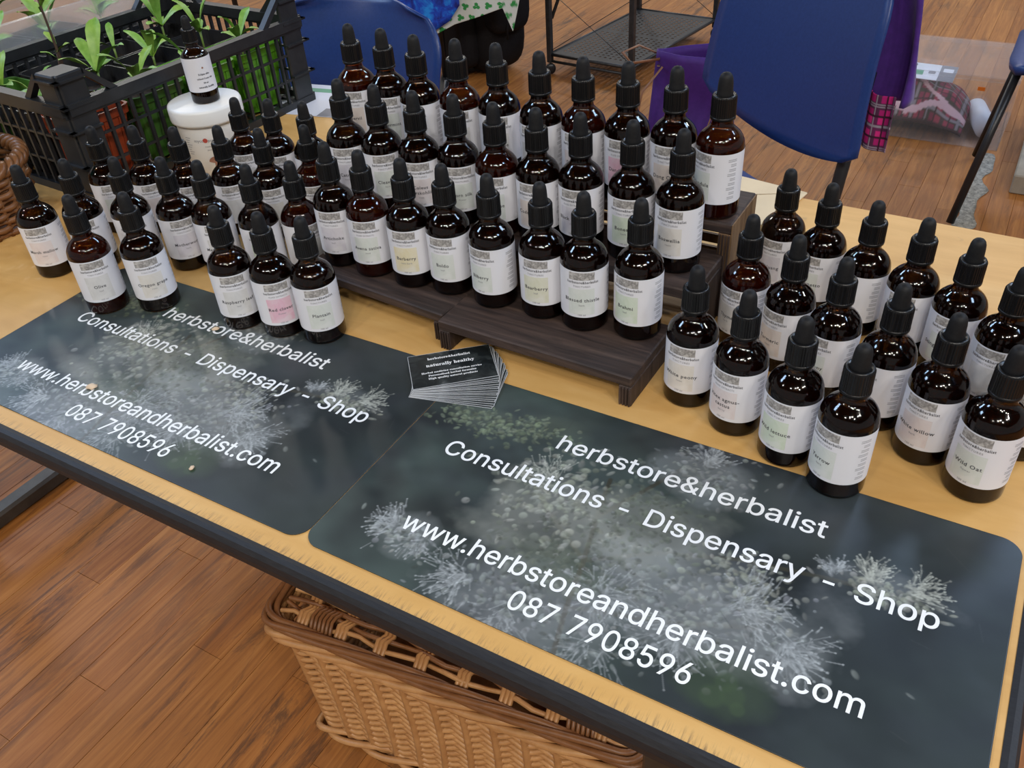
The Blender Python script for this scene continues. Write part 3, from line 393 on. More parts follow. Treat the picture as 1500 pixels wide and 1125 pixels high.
# ================================================================ PRINTED MATS
MW, MD = .504, .2512
def paint_mat():
    W, H = 756, 377; S = 1.5          # 1.5 samples per mm
    img = np.zeros((H, W, 3)); base = np.array([.0195, .0240, .0255]); img[:] = base
    yy, xx = np.mgrid[0:H, 0:W]; X = xx / S; Y = yy / S
    def cloud(n, seed):
        r = np.random.default_rng(seed); out = np.zeros((H, W))
        for k in range(n):
            g = r.random((3 * 2 ** k + 2, 5 * 2 ** k + 2)); gy = np.linspace(0, g.shape[0] - 1.001, H); gx = np.linspace(0, g.shape[1] - 1.001, W)
            iy = gy.astype(int); ix = gx.astype(int); fy = (gy - iy)[:, None]; fx = (gx - ix)[None]
            fy = fy * fy * (3 - 2 * fy); fx = fx * fx * (3 - 2 * fx)
            v = g[iy][:, ix] * (1 - fy) * (1 - fx) + g[iy + 1][:, ix] * fy * (1 - fx) + g[iy][:, ix + 1] * (1 - fy) * fx + g[iy + 1][:, ix + 1] * fy * fx
            out += v / 1.7 ** k
        return (out - out.min()) / (out.max() - out.min())
    c1 = cloud(4, 1); c2 = cloud(5, 2); c3 = cloud(6, 9)
    sheen_lf = np.clip(1 - X / 330, 0, 1)  # window sheen towards the left end, painted into the print colour
    img += (np.array([.048, .070, .060]) * (np.clip(c1 * 1.5 - .3, 0, 1) * (.30 + .8 * sheen_lf))[..., None])
    img += np.array([.010, .011, .016]) * (np.clip(c2 * 2 - .9, 0, 1))[..., None]
    img *= (.82 + .36 * c3)[..., None]
    def blend(x0, y0, rad, fn):
        a0 = max(int((x0 - rad) * S), 0); a1 = min(int((x0 + rad) * S) + 2, W); b0 = max(int((y0 - rad) * S), 0); b1 = min(int((y0 + rad) * S) + 2, H)
        if a0 >= a1 or b0 >= b1: return
        al, col = fn(X[b0:b1, a0:a1] - x0, Y[b0:b1, a0:a1] - y0)
        img[b0:b1, a0:a1] = img[b0:b1, a0:a1] * (1 - al[..., None]) + col * al[..., None]
    def disc(x, y, r, col, al=.5, shade=True):
        def fn(dx, dy):
            d = np.sqrt(dx * dx + dy * dy) / r; a = np.clip((1 - d) * 3, 0, 1) * al
            s = np.clip(.78 + .35 * (dy - dx * .4) / r, .35, 1.25) if shade else np.ones_like(dx)
            return a, np.asarray(col) * s[..., None]
        blend(x, y, r, fn)
    def haze(x, y, rx, ry, col, al):
        nz = cloud(6, int(x * 7 + y) % 1000)
        d = ((X - x) / rx) ** 2 + ((Y - y) / ry) ** 2; al = al * .62; a = np.clip(1.15 - d + (nz - .5) * 2.4, 0, 1) * al
        a = np.clip(a, 0, al); img[:] = img * (1 - a[..., None]) + np.asarray(col) * a[..., None]
    def line(xa, ya, xb, yb_, r, col, al):
        n = max(int(math.hypot(xb - xa, yb_ - ya) / .5), 2)
        for k in range(n + 1):
            q = k / n; disc(xa + (xb - xa) * q, ya + (yb_ - ya) * q, r, col, al, False)
    R = np.random.default_rng(5)
    W1 = (.40, .42, .37); W2 = (.34, .365, .37); GR = (.22, .27, .19); G2 = (.055, .085, .045)
    # stalk and branches
    for a in [(232, 0, 222, 40), (222, 40, 214, 85), (214, 85, 203, 130), (203, 130, 195, 175), (214, 85, 262, 118), (262, 118, 320, 140), (320, 140, 385, 152), (385, 152, 440, 158), (214, 85, 165, 118), (165, 118, 130, 150), (203, 130, 228, 180), (228, 180, 245, 215), (222, 40, 290, 60), (290, 60, 350, 85)]:
        line(*a, 2.4, (.045, .045, .034), .35)
    # soft masses behind the florets
    for h in [(185, 30, 80, 42, W2, .60), (300, 75, 95, 50, W2, .62), (160, 120, 60, 48, W1, .50), (240, 140, 62, 50, W1, .45), (262, 215, 50, 30, W2, .45), (70, 47, 36, 22, W2, .50), (424, 160, 48, 20, W2, .42), (330, 120, 60, 40, W2, .45), (65, 196, 46, 18, GR, .28), (20, 120, 30, 26, W2, .0), (180, 75, 50, 30, GR, .35), (345, 30, 34, 24, G2, .7), (120, 212, 34, 16, GR, .2)]:
        if h[5] > 0: haze(*h)
    def petal(x, y, r, asp, an, col, al):
        ca, sa = math.cos(an), math.sin(an)
        def fn(dx, dy):
            p = (dx * ca + dy * sa) / r; q = (-dx * sa + dy * ca) / (r * asp); d = np.sqrt(p * p + q * q)
            a = np.clip((1.05 - d) * 2.2, 0, 1) * al; s_ = np.clip(.80 + .3 * q + .2 * p, .5, 1.2); return a, np.asarray(col) * s_[..., None]
        blend(x, y, r * 1.1, fn)
    def balls(cx, cy, sx, sy, n, r0, r1, col, al):
        for _ in range(int(n * 2.4)):
            x = R.normal(cx, sx * .48); y = R.normal(cy, sy * .48); c_ = np.asarray(col) * R.uniform(.55, 1.45) * np.array([1, R.uniform(.95, 1.06), R.uniform(.88, 1.05)])
            if R.random() < .35: disc(x, y, R.uniform(r0, r1) * .8, c_, al)
            else: petal(x, y, R.uniform(r0, r1), R.uniform(.35, .7), R.uniform(0, 3.14), c_, al)
            if R.random() < .25: petal(x + R.normal(0, 2), y + R.normal(0, 2), R.uniform(1.5, 3.5), .6, R.uniform(0, 3.14), (.05, .055, .045), .35)
    def feather(cx, cy, rad, n, a0, a1, col, al):
        for _ in range(int(n * 1.6)):
            an = R.uniform(a0, a1); rr = rad * R.uniform(.0, .72); ox = math.cos(an) * rr + R.normal(0, rad * .12); oy = math.sin(an) * rr + R.normal(0, rad * .12)
            L = rad * R.uniform(.14, .36); a2 = an + R.normal(0, .35); b = R.uniform(.6, 1.4)
            if R.random() < .6: petal(cx + ox, cy + oy, R.uniform(2., 4.2), R.uniform(.4, .7), a2, np.asarray(col) * b, al * .8)
            x1 = cx + ox + math.cos(a2) * L; y1 = cy + oy + math.sin(a2) * L
            line(cx + ox, cy + oy, x1, y1, .7, np.asarray(col) * b, al * .4); disc(x1, y1, R.uniform(.8, 1.25), np.asarray(col) * b * 1.1, al * .9, False)
    balls(62, 192, 58, 22, 95, 2.4, 4.4, GR, .42); balls(112, 205, 44, 14, 34, 2.2, 4.0, GR, .42)
    balls(165, 135, 60, 55, 120, 2.5, 6.0, W1, .40); balls(238, 140, 60, 56, 90, 2.5, 5.5, (.16, .185, .15), .38)
    balls(200, 70, 70, 40, 90, 2.2, 5.0, (.15, .17, .14), .32); balls(262, 215, 48, 30, 70, 2.0, 4.6, W2, .36)
    balls(300, 80, 100, 46, 190, 1.8, 4.6, W2, .33); balls(190, 28, 80, 34, 110, 2, 4.8, W2, .34)
    balls(70, 46, 30, 18, 46, 2, 4.6, W2, .5); balls(424, 156, 44, 12, 46, 2.2, 4.6, W1, .42); balls(330, 125, 46, 30, 50, 2.2, 5, W1, .38)
    feather(60, 50, 28, 46, 1.6, 4.4, W2, .5); feather(88, 44, 22, 26, 3.6, 6.0, W2, .45)
    feather(138, 28, 34, 60, 2.2, 5.0, W2, .45); feather(150, 150, 34, 44, 1.4, 3.6, W1, .4)
    feather(262, 232, 30, 50, .2, 3.0, W2, .4); feather(240, 60, 40, 60, 0, 6.28, W2, .35)
    feather(335, 95, 40, 90, -1.0, 1.9, W2, .42); feather(372, 80, 34, 60, -1.4, .9, W2, .45); feather(300, 60, 42, 60, 3.4, 6.2, W2, .38)
    feather(410, 165, 24, 44, .5, 2.6, W1, .45); feather(440, 166, 26, 50, -.2, 1.9, W1, .5); feather(385, 158, 20, 30, .8, 2.8, W2, .4)
    feather(180, 12, 36, 40, 3.3, 6.0, W2, .35); feather(250, 20, 36, 40, 3.4, 6.0, W2, .32)
    for a in [(232, 0, 222, 40), (222, 40, 214, 85), (214, 85, 205, 125)]: line(*a, 2.6, (.075, .07, .055), .06)
    for (x, y, r) in [(352, 26, 10), (345, 34, 9), (340, 20, 10), (358, 18, 6)]: disc(x, y, r, (.055, .085, .045), .5, False)
    for _ in range(14):
        x = R.uniform(0, 504); y = R.uniform(0, 250); an = R.uniform(0, 3); L = R.uniform(6, 26); line(x, y, x + math.cos(an) * L, y + math.sin(an) * L, .6, (.05, .055, .055), .25)
    return img, W, H
def build_mat_mesh():
    img, W, H = paint_mat(); th = .0009; rc = .016
    xs = np.linspace(0, MW, W); ys = np.linspace(0, MD, H); GX, GY = np.meshgrid(xs, ys)
    # vertices beyond the corner arcs slide onto the arc
    for cx, cy, qx, qy in ((rc, rc, -1, -1), (MW - rc, rc, 1, -1), (rc, MD - rc, -1, 1), (MW - rc, MD - rc, 1, 1)):
        dx = GX - cx; dy = GY - cy; d = np.hypot(dx, dy); k = (dx * qx > 0) & (dy * qy > 0) & (d > rc)
        GX = np.where(k, cx + dx / np.maximum(d, 1e-9) * rc, GX); GY = np.where(k, cy + dy / np.maximum(d, 1e-9) * rc, GY)
    n = W * H; co = np.zeros((n, 3)); co[:, 0] = GX.ravel(); co[:, 1] = GY.ravel(); co[:, 2] = th
    idx = np.arange(n).reshape(H, W)
    q = np.stack([idx[:-1, :-1], idx[:-1, 1:], idx[1:, 1:], idx[1:, :-1]], -1).reshape(-1, 4)
    per = np.concatenate([idx[0, :], idx[1:, -1], idx[-1, -2::-1], idx[-2:0:-1, 0]]); lo = co[per].copy(); lo[:, 2] = 0
    co = np.vstack([co, lo]); m = len(per); a = per; b = np.roll(per, -1); c_ = n + np.roll(np.arange(m), -1); d_ = n + np.arange(m)
    sd = np.stack([a, d_, c_, b], -1); q = np.vstack([q, sd]); nq = len(q)
    me = bpy.data.meshes.new('printed_mat'); me.vertices.add(len(co)); me.vertices.foreach_set('co', co.ravel().astype('f'))
    me.loops.add(nq * 4); me.loops.foreach_set('vertex_index', q.ravel().astype('i')); me.polygons.add(nq)
    me.polygons.foreach_set('loop_start', np.arange(0, nq * 4, 4, dtype='i')); me.update(calc_edges=True)
    ca = me.color_attributes.new('print', 'FLOAT_COLOR', 'POINT'); col = np.ones((len(co), 4)); col[:n, :3] = img.reshape(-1, 3); col[n:, :3] = .02
    ca.data.foreach_set('color', col.ravel().astype('f')); me.materials.append(M['matprint']); me.validate(); return me
mat_me = build_mat_mesh()
hs_ = max(q[1] for L in GLYPHS['h'][1] for q in L)
let_me = []
for body, x0, x1, y, h in [('herbstore&herbalist', .1345, .3705, .1897, .0185), ('Consultations - Dispensary - Shop', .0458, .4605, .1400, .0185), ('www.herbstoreandherbalist.com', .0640, .4300, .0487, .0180), ('087 7908596', .1815, .3235, .0192, .0178)]:
    lm = MB(); vs, fs = glyph_text(body); a = min(v[0] for v in vs); b = max(v[0] for v in vs); k = (x1 - x0) / (b - a); kz = h / hs_
    lm.add([(x0 + (vx - a) * k, y + vy * kz, .00105 + .00004 * l_) for vx, vy, l_ in vs], fs, M['white_ink']); let_me.append(lm.mesh('lettering'))
for i, (x, lab) in enumerate([(.0005, 'dark printed mat with white lettering and pale blossoms, right one on the table front'), (-.5045, 'dark printed mat with white lettering and pale blossoms, left one, with bottles standing on it')]):
    o = tag(obj('printed_mat', mat_me), lab, 'mat', 'printed advertising mats'); o.location = (x, .0183, .0002)
    for me in let_me: obj('lettering', me, o)

# ================================================================ BUSINESS CARDS, fanned
CW, CHT = .085, .0555
def card_mesh(i):
    mb = MB(); t_ = .00036
    mb.box((0, 0, 0), (CW, CHT, t_ * .9), M['card']); mb.add([(.0005, .0005, t_ * .92), (CW - .0005, .0005, t_ * .92), (CW - .0005, CHT - .0005, t_ * .92), (.0005, CHT - .0005, t_ * .92)], [(0, 1, 2, 3)], M['cardprint'])
    return mb.mesh('business_card')
cm = card_mesh(0); NC = 16
def bold(s):
    o = ''
    for ch in s:
        if 'a' <= ch <= 'z': o += chr(0x1D41A + ord(ch) - 97)
        elif 'A' <= ch <= 'Z': o += chr(0x1D400 + ord(ch) - 65)
        elif '0' <= ch <= '9': o += chr(0x1D7CE + ord(ch) - 48)
        else: o += ch
    return o
pv = Vector((-.026, .2155)); 
for k in range(NC):
    q = k / (NC - 1); ang = math.radians(14 + 27 * q)
    # the fan opens about its left short side: the lowest card lies straight, the top one is turned most
    ox = pv.x + .002 * q - .001 * (k % 3 == 0); oy = pv.y - .006 * (1 - q)
    o = obj('business_card', cm); o.location = (ox, oy, .00115 + k * .00036); o.rotation_euler = (0, 0, ang)
    lab = 'dark business card fanned out in the stack below the top card' if k < NC - 1 else 'topmost business card of the fan, dark with white serif lettering'
    tag(o, lab, 'card', 'fanned business cards')
top = o; mb = MB()
for body, y, wd in [('herbstore&herbalist', .0440, .044), ('naturally healthy', .0325, .049), ('Herbal medicine consultation service', .0215, .061), ('Personalised herbal formulas', .0165, .048), ('High quality natural products', .0115, .049)]:
    vs, fs, w_ = text_mesh(bold(body), 1, 1, 1); k = wd / w_
    mb.add([(CW / 2 - .001 + x * k, y + yy * k * 1.05, .00045) for x, yy in vs], fs, M['white_ink'])
mb.build('lettering', top)

# ================================================================ BOTTLES
BR = .0232
R_, = (BR,)
BODY = [(.0205, 0), (.0222, .0006), (.0230, .0022), (BR, .0045), (BR, .0695), (.0229, .0725), (.0222, .0757), (.0208, .0790), (.0188, .0820), (.0163, .0846), (.0138, .0868), (.0118, .0888), (.0106, .0908), (.0101, .0930), (.0101, .0985)]
def body_mesh():
    mb = MB(); mb.lathe(BODY, M['glass'], 44); return mb.mesh('glass_bottle')
def liquid_mesh(m, top):
    mb = MB(); pr = [(.0195, .0016), (.0212, .0030), (BR - .0018, .0050), (BR - .0018, .0690)]
    for r, z in BODY[5:]:
        if z < top: pr.append((r - .0018, z - .0003))
    pr.append((pr[-1][0] - .0003, top)); mb.lathe(pr, m, 32); return mb.mesh('tincture')
def cap_mesh():
    mb = MB(); mb.lathe([(.0112, .0958), (.0120, .0962), (.0121, .0985), (.0113, .0990)], M['cap'], 40, cap0=False, cap1=False)
    mb.lathe([(.0108, .0990), (.01165, .0992), (.0115, .1000), (.0113, .1170), (.0107, .1182)], M['cap'], 72, rib=.00045, cap0=False, cap1=False, smooth=False)
    mb.lathe([(.0111, .1180), (.0105, .1192), (.0092, .1192), (.0086, .1184), (.0060, .1184)], M['cap'], 40, cap0=False, cap1=False); return mb.mesh('cap')
def bulb_mesh():
    mb = MB(); mb.lathe([(.0076, .1180), (.0076, .1192), (.0073, .1215), (.0071, .1255), (.0068, .1300), (.0063, .1338), (.0054, .1364), (.0038, .1382), (.0018, .1390), (.0002, .1392)], M['rubber'], 28, cap0=False); return mb.mesh('dropper_bulb')
G_body = body_mesh(); G_cap = cap_mesh(); G_bulb = bulb_mesh()
G_liq = [liquid_mesh(M['liquid'], z) for z in (.0795, .083, .0865)] + [liquid_mesh(M['liquid_red'], z) for z in (.074, .0815)]
LZ0, LZ1 = .0172, .0685
def bent(mb, vs, fs, m, r):
    mb.add([(r * math.sin(x / BR), -r * math.cos(x / BR), z) for x, z in vs], fs, m, True)
def label_mesh():
    mb = MB(); n = 40; a0, a1 = -2.35, 2.75; r = BR + .00018
    vs = []; fs = []
    for i in range(n + 1):
        a = a0 + (a1 - a0) * i / n
        for z in (LZ0, LZ1): vs.append((r * math.sin(a), -r * math.cos(a), z))
    fs = [(2 * i, 2 * i + 2, 2 * i + 3, 2 * i + 1) for i in range(n)]
    mb.add(vs, fs, M['paper'], True); return mb.mesh('label')
G_label = label_mesh()
def panel(mb, x0, x1, z0, z1, m, r, n=8):
    vs = []; 
    for i in range(n + 1):
        x = x0 + (x1 - x0) * i / n; vs += [(x, z0), (x, z1)]
    bent(mb, vs, [(2 * i, 2 * i + 2, 2 * i + 3, 2 * i + 1) for i in range(n)], m, r)
def line_text(mb, body, z, size, spacing=1.1, m=None, r=BR + .0005, width=None, xc=0):
    vs, fs, w_ = text_mesh(body, size, spacing)
    k = (width / w_) if width else 1
    bent(mb, [(xc + x * k, z + y) for x, y in vs], fs, m or M['ink'], r)
def print_mesh(name, sub, tint, variant):
    mb = MB(); r1 = BR + .00034
    panel(mb, -.0125, .0125, .0592, .0672, M['photo'], r1); line_text(mb, 'herbstore&herbalist', .0555, .0040, 1.15, width=.0305, xc=.001)
    line_text(mb, 'FLUID EXTRACTS' if variant else 'TINCTURES', .0515, .0026, 1.3, M['ink2'], width=.0165 if not variant else .019)
    panel(mb, -.0135, .0125, .0205, .0495, M['tint' + tint], r1)
    if name:
        L = name.split('~')
        for i, t_ in enumerate(L): line_text(mb, t_, .0350 + (len(L) - 1 - i) * .0062 - .003 * (len(L) > 1), .0053, 1.12)
        line_text(mb, sub, .0305 - .003 * (len(L) > 1), .0026, 1.2, M['ink2'])
    line_text(mb, '100 ml', .0195, .0026, 1.1, M['ink2'])
    for i in range(9):   # the block of small print down the right end of the wrap
        z = .0625 - i * .0048; w_ = (.009, .006, .0075)[i % 3]
        for dz in (0, .0016): panel(mb, .0380 - w_, .0380, z - dz, z - dz + .0006, M['ink2'], r1, 3)
    return mb.mesh('label_print')
BOTTLES = [
    (-0.4902, 0.4936, 0, '', '', 'n', 0.55, 'amber dropper bottle in the rearmost row, directly right of the white tub'),
    (-0.4427, 0.5062, 0, '', '', 'g', 0.618, 'amber dropper bottle in the rearmost row, second right of the white tub'),
    (-0.391, 0.5153, 0, '', '', 'n', 0.582, 'amber dropper bottle at the back of the left group, third right of the white tub'),
    (-0.4386, 0.4113, 0, '', '', 'n', 0.78, 'amber dropper bottle just in front of the right side of the white tub'),
    (-0.3826, 0.424, 0, '', '', 'b', 0.737, 'amber dropper bottle one row behind the green panelled one, front right of the tub'),
    (-0.3357, 0.4539, 0, '', '', 'n', 0.687, 'amber dropper bottle squeezed between the left group and the back tier of the stepped risers'),
    (-0.5959, 0.3472, 0, '', '', 'g', 1.005, 'amber dropper bottle nearest the corner post of the black crate'),
    (-0.5448, 0.3697, 0, '', '', 'p', 0.965, 'amber dropper bottle in front of the red plant pot in the crate'),
    (-0.4898, 0.3865, 0, '', '', 'n', 0.925, 'amber dropper bottle in front of the left side of the white tub'),
    (-0.5395, 0.2633, 0, '', '', 'b', 0.84, 'amber dropper bottle directly behind the Olive bottle'),
    (-0.4862, 0.2912, 0, '', '', 'n', 0.793, 'amber dropper bottle directly behind the Oregon grape bottle'),
    (-0.4318, 0.3133, 0, 'Motherwort', 'herb', 'v', 0.998, 'amber dropper bottle with its label reading Motherwort'),
    (-0.3825, 0.3233, 0, 'Meadowsweet', 'herb', 'n', 0.911, 'amber dropper bottle labelled Meadowsweet, behind Raspberry leaf'),
    (-0.3205, 0.3369, 0, 'Pansy', 'herb', 'G', 0.761, 'amber dropper bottle with a pale green label panel, behind Red clover'),
    (-0.2789, 0.3638, 0, '', '', 'n', 1.335, 'reddish amber dropper bottle with its label turned right, behind Plantain'),
    (-0.5797, 0.2283, 0, 'Marsh mallow', 'root', 'p', 0.729, 'amber dropper bottle labelled Marsh mallow, standing on bare wood at the far left'),
    (-0.447, 0.1985, 0, 'Olive', 'leaf', 'n', 0.93, 'amber dropper bottle labelled Olive, on the left mat'),
    (-0.394, 0.228, 0, 'Oregon grape', 'root', 'b', 0.947, 'amber dropper bottle labelled Oregon grape, on the left mat'),
    (-0.2755, 0.2442, 0, 'Raspberry leaf', 'leaf', 'n', 0.808, 'amber dropper bottle labelled Raspberry leaf, on the left mat'),
    (-0.2226, 0.2522, 0, 'Red clover', 'flower', 'P', 0.862, 'amber dropper bottle labelled Red clover with a pink panel'),
    (-0.1744, 0.2619, 0, 'Plantain', 'leaf', 'g', 0.814, 'amber dropper bottle labelled Plantain, front right of the left group'),
    (0.2291, 0.5502, 0, 'Ma Huang', 'herb', 'v', -0.248, 'amber dropper bottle labelled Huang, rear left of the right group'),
    (0.275, 0.5336, 0, 'Saw palmetto', 'fruit', 'g', -0.354, 'amber dropper bottle with label ending in etto, rear row of the right group'),
    (0.3222, 0.5123, 0, '', '', 'p', -0.731, 'amber dropper bottle third in the rear row of the right group, label turned left'),
    (0.3692, 0.4955, 0, 'Shepherds~purse', 'herb', 'n', -0.244, 'amber dropper bottle labelled Shepherds purse, in the rear row of the right group'),
    (0.4131, 0.4735, 0, 'Stinging Nettle', 'leaf', 'g', -0.196, 'amber dropper bottle labelled Stinging Nettle, in the rear row of the right group'),
    (0.4537, 0.4389, 0, '', '', 'n', -0.354, 'amber dropper bottle cut by the right frame edge, behind Wild Oat'),
    (0.2255, 0.4407, 0, 'Thyme', 'herb', 'n', -0.453, 'amber dropper bottle labelled Thyme, right behind White peony'),
    (0.2743, 0.4192, 0, 'Turmeric', 'root', 'o', -0.472, 'amber dropper bottle labelled Turmeric with a peach panel'),
    (0.3209, 0.3966, 0, 'Agrimony', 'herb', 'g', -0.506, 'amber dropper bottle whose label ends in ony, behind Yarrow'),
    (0.3712, 0.3736, 0, '', '', 'n', -0.78, 'amber dropper bottle left of White willow, its label turned away'),
    (0.4162, 0.3463, 0, 'White willow', 'bark', 'p', -0.388, 'amber dropper bottle labelled White willow'),
    (0.4605, 0.3198, 0, 'Wild Oat', 'flower', 'g', -0.396, 'amber dropper bottle labelled Wild Oat, at the right front corner'),
    (0.2115, 0.3326, 0, 'White peony', 'root', 'b', -0.063, 'amber dropper bottle labelled White peony, next to the end of the stepped risers'),
    (0.263, 0.3129, 0, 'Vitex agnus-~castus', 'berry', 'p', -0.276, 'amber dropper bottle labelled agnus castus, between White peony and Wild lettuce'),
    (0.3143, 0.2939, 0, 'Wild lettuce', 'leaf', 'G', -0.351, 'amber dropper bottle labelled Wild lettuce with a lime green panel'),
    (0.3615, 0.2761, 0, 'Yarrow', 'herb', 'g', -0.547, 'amber dropper bottle labelled Yarrow, standing on the right mat edge'),
    (-0.2159, 0.3577, 1, 'Artichoke', 'leaf', 'v', 0.357, 'amber dropper bottle labelled Artichoke, leftmost on the lowest step'),
    (-0.1676, 0.3544, 1, 'Avena sativa', 'seed', 'g', 0.427, 'amber dropper bottle labelled Avena sativa on the lowest step'),
    (-0.1138, 0.3544, 1, 'Barberry', 'root bark', 'y', 0.348, 'amber dropper bottle labelled Barberry with a yellow panel'),
    (-0.0669, 0.3595, 1, 'Boldo', 'leaf', 'g', 0.191, 'amber dropper bottle labelled Boldo on the lowest step'),
    (-0.0124, 0.3567, 1, 'Bilberry', 'fruit', 'g', -0.087, 'amber dropper bottle right of Boldo with label ending in berry, on the lowest step'),
    (0.0434, 0.3606, 1, 'Bearberry', 'leaf', 'Y', 0.17, 'amber dropper bottle labelled Bearberry on the lowest step'),
    (0.0903, 0.3587, 1, 'Blessed thistle', 'herb', 'g', 0.342, 'amber dropper bottle labelled Blessed thistle on the lowest step'),
    (0.1437, 0.3665, 1, 'Brahmi', 'leaf', 'G', -0.156, 'amber dropper bottle labelled Brahmi, rightmost on the lowest step'),
    (-0.2462, 0.4292, 2, 'Catnip', 'herb', 'v', 0.436, 'amber dropper bottle leftmost on the middle step, label ending in nip'),
    (-0.1964, 0.4292, 2, 'Cleavers', 'herb', 'g', 0.702, 'amber dropper bottle with a label ending in leavers on the middle step'),
    (-0.1448, 0.4287, 2, 'Coleus~forskohlii', 'root', 'p', 0.509, 'amber dropper bottle with a two line Coleus label on the middle step'),
    (-0.098, 0.4355, 2, 'Corn silk', 'flower', 'g', 0.613, 'amber dropper bottle with a label ending in silk, behind Boldo on the middle step'),
    (-0.0464, 0.4304, 2, 'Celandine', 'herb', 'g', 0.263, 'amber dropper bottle on the middle step, directly behind the bottle right of Boldo'),
    (0.0014, 0.4329, 2, 'Codonopsis', 'root', 'o', 0.107, 'amber dropper bottle labelled Codonopsis on the middle step, behind Bearberry'),
    (0.0482, 0.4375, 2, 'Black cohosh', 'root', 'v', 0.054, 'amber dropper bottle labelled Black cohosh on the middle step'),
    (0.1031, 0.4385, 2, 'Boneset', 'herb', 'G', 0.099, 'amber dropper bottle labelled Boneset on the middle step'),
    (0.1545, 0.4359, 2, 'Boswellia', 'resin', 'b', -0.045, 'amber dropper bottle labelled Boswellia, rightmost on the middle step'),
    (-0.2815, 0.5026, 3, 'Chervil', 'herb', 'o', 0.307, 'amber dropper bottle leftmost on the top step'),
    (-0.2323, 0.4996, 3, 'Peppermint', 'leaf', 'g', 0.483, 'amber dropper bottle second from the left on the top step'),
    (-0.1824, 0.4925, 3, '', '', 'n', 0.126, 'amber dropper bottle third from the left on the top step'),
    (-0.1298, 0.495, 3, 'Burdock', 'root', 'n', 0.403, 'amber dropper bottle fourth from the left on the top step'),
    (-0.0801, 0.4971, 3, 'Celandine', 'herb', 'n', 0.358, 'amber dropper bottle fifth from the left on the top step'),
    (-0.0235, 0.4885, 3, '', '', 'n', -0.012, 'amber dropper bottle sixth from the left on the top step, fifth from its right end'),
    (0.0265, 0.488, 3, 'Damiana', 'leaf', 'p', 0.05, 'amber dropper bottle with reddish shoulders on the top step, behind Black cohosh'),
    (0.0746, 0.4898, 3, 'Dandelion', 'root', 'P', 0.106, 'amber dropper bottle labelled Dandelion on the top step, behind Boneset'),
    (0.1235, 0.4926, 3, 'Dong Quai', 'root', 'o', 0.052, 'amber dropper bottle labelled Dong Quai on the top step'),
    (0.1714, 0.4917, 3, 'Calendula', 'flower', 'g', -0.546, 'amber dropper bottle labelled Calendula, rightmost on the top step'),
    (0.484, 0.386, 0, '', '', 'n', 0.0, 'amber dropper bottle barely visible at the right frame edge between Stinging Nettle and Wild Oat'),
]

TIERZ = (0, .0344, .0739, .1092)
def on_mat(x, y): return -.5057 < x < .5057 and y < .2700
pc = {}
for i, (x, y, tier, name, sub, tint, az, lab) in enumerate(BOTTLES):
    z = TIERZ[tier] + (.0012 if tier == 0 and on_mat(x, y) else .0002)
    grp = {0: 'dropper bottles on the table', 1: 'dropper bottles on the lowest step', 2: 'dropper bottles on the middle step', 3: 'dropper bottles on the top step'}[tier]
    t_ = thing('dropper_bottle', lab, 'bottle', (x, y, z), az, grp)
    obj('glass_body', G_body, t_)
    obj('tincture', G_liq[(4 if 'reddish' in lab else 3 if (tier == 3 and i % 3 == 0) or i % 11 == 5 else (i * 7) % 3)], t_)
    c_ = obj('cap', G_cap, t_); c_.rotation_euler = (0, 0, i * 1.3); b_ = obj('dropper_bulb', G_bulb, t_)
    l_ = obj('label', G_label, t_)
    obj('label_print', print_mesh(name, sub, tint, name in ('Red clover', 'Avena sativa', 'Black cohosh', 'Dandelion', 'Vitex agnus-~castus')), l_)

# ================================================================ STEPPED WOODEN RISERS
def riser(x0, x1, y0, y1, h, rz, lab, px, py, side=False, slats=False):
    t_ = thing('display_riser', lab, 'riser', (px, py, 0), rz, 'nested dark wooden display risers')
    th_ = .0115; L = x1 - x0; D = y1 - y0
    mb = MB(); n = 3    # top of boards with slightly uneven front edge
    mb.box((0, 0, h - th_), (L, D, h), M['stain_x'], bev=.0014); mb.build('top_board', t_)
    for s_, xa in (('leg_board', .0), ('leg_board', L - .013)):
        mb = MB(); mb.box((xa, .0005, .0), (xa + .013, D - .0005, h - th_ - .0002), M['side_wood'] if (side and xa > 0) else M['stain_z'], bev=.0008)
        # raised grain ribs on the sawn front end
        for k in range(4): mb.box((xa + .0012 + k * .0031, -.0012, .0006), (xa + .0030 + k * .0031, .0006, h - th_ - .001), M['stain_z'], bev=.0004)
        mb.build('leg_board', t_)
    if slats:
        for k in range(4):
            mb = MB(); zz = .034 + k * .0155 * (h / .109); mb.box((.014, D - .016, zz), (L - .014, D - .010, zz + .0105), M['side_wood'], bev=.001); mb.build('slat', t_)
    if side:
        MB().box((L, .001, .002), (L + .0012, D - .001, h - .001), M['side_wood']).build('side_face', t_)
    return t_
riser(0, .217, 0, .096, .0342, -.02, 'lowest dark wooden display riser of the right-hand set, carrying Brahmi', -.0455, .2940)
riser(0, .231, 0, .086, .0737, -.01, 'middle dark wooden display riser of the right-hand set, carrying Boswellia', -.0400, .3935)
riser(0, .238, 0, .078, .1090, 0, 'tallest dark wooden display riser of the right-hand set, with pale end face and slats', -.0405, .4685, True, True)
riser(0, .205, 0, .090, .0342, -.085, 'lowest dark wooden display riser of the left-hand set, carrying Artichoke', -.2510, .3215)
riser(0, .236, 0, .084, .0737, -.01, 'middle dark wooden display riser of the left-hand set, carrying Cleavers', -.2780, .3960)
riser(0, .270, 0, .078, .1090, 0, 'tallest dark wooden display riser of the left-hand set, at the back', -.3125, .4700, False, True)

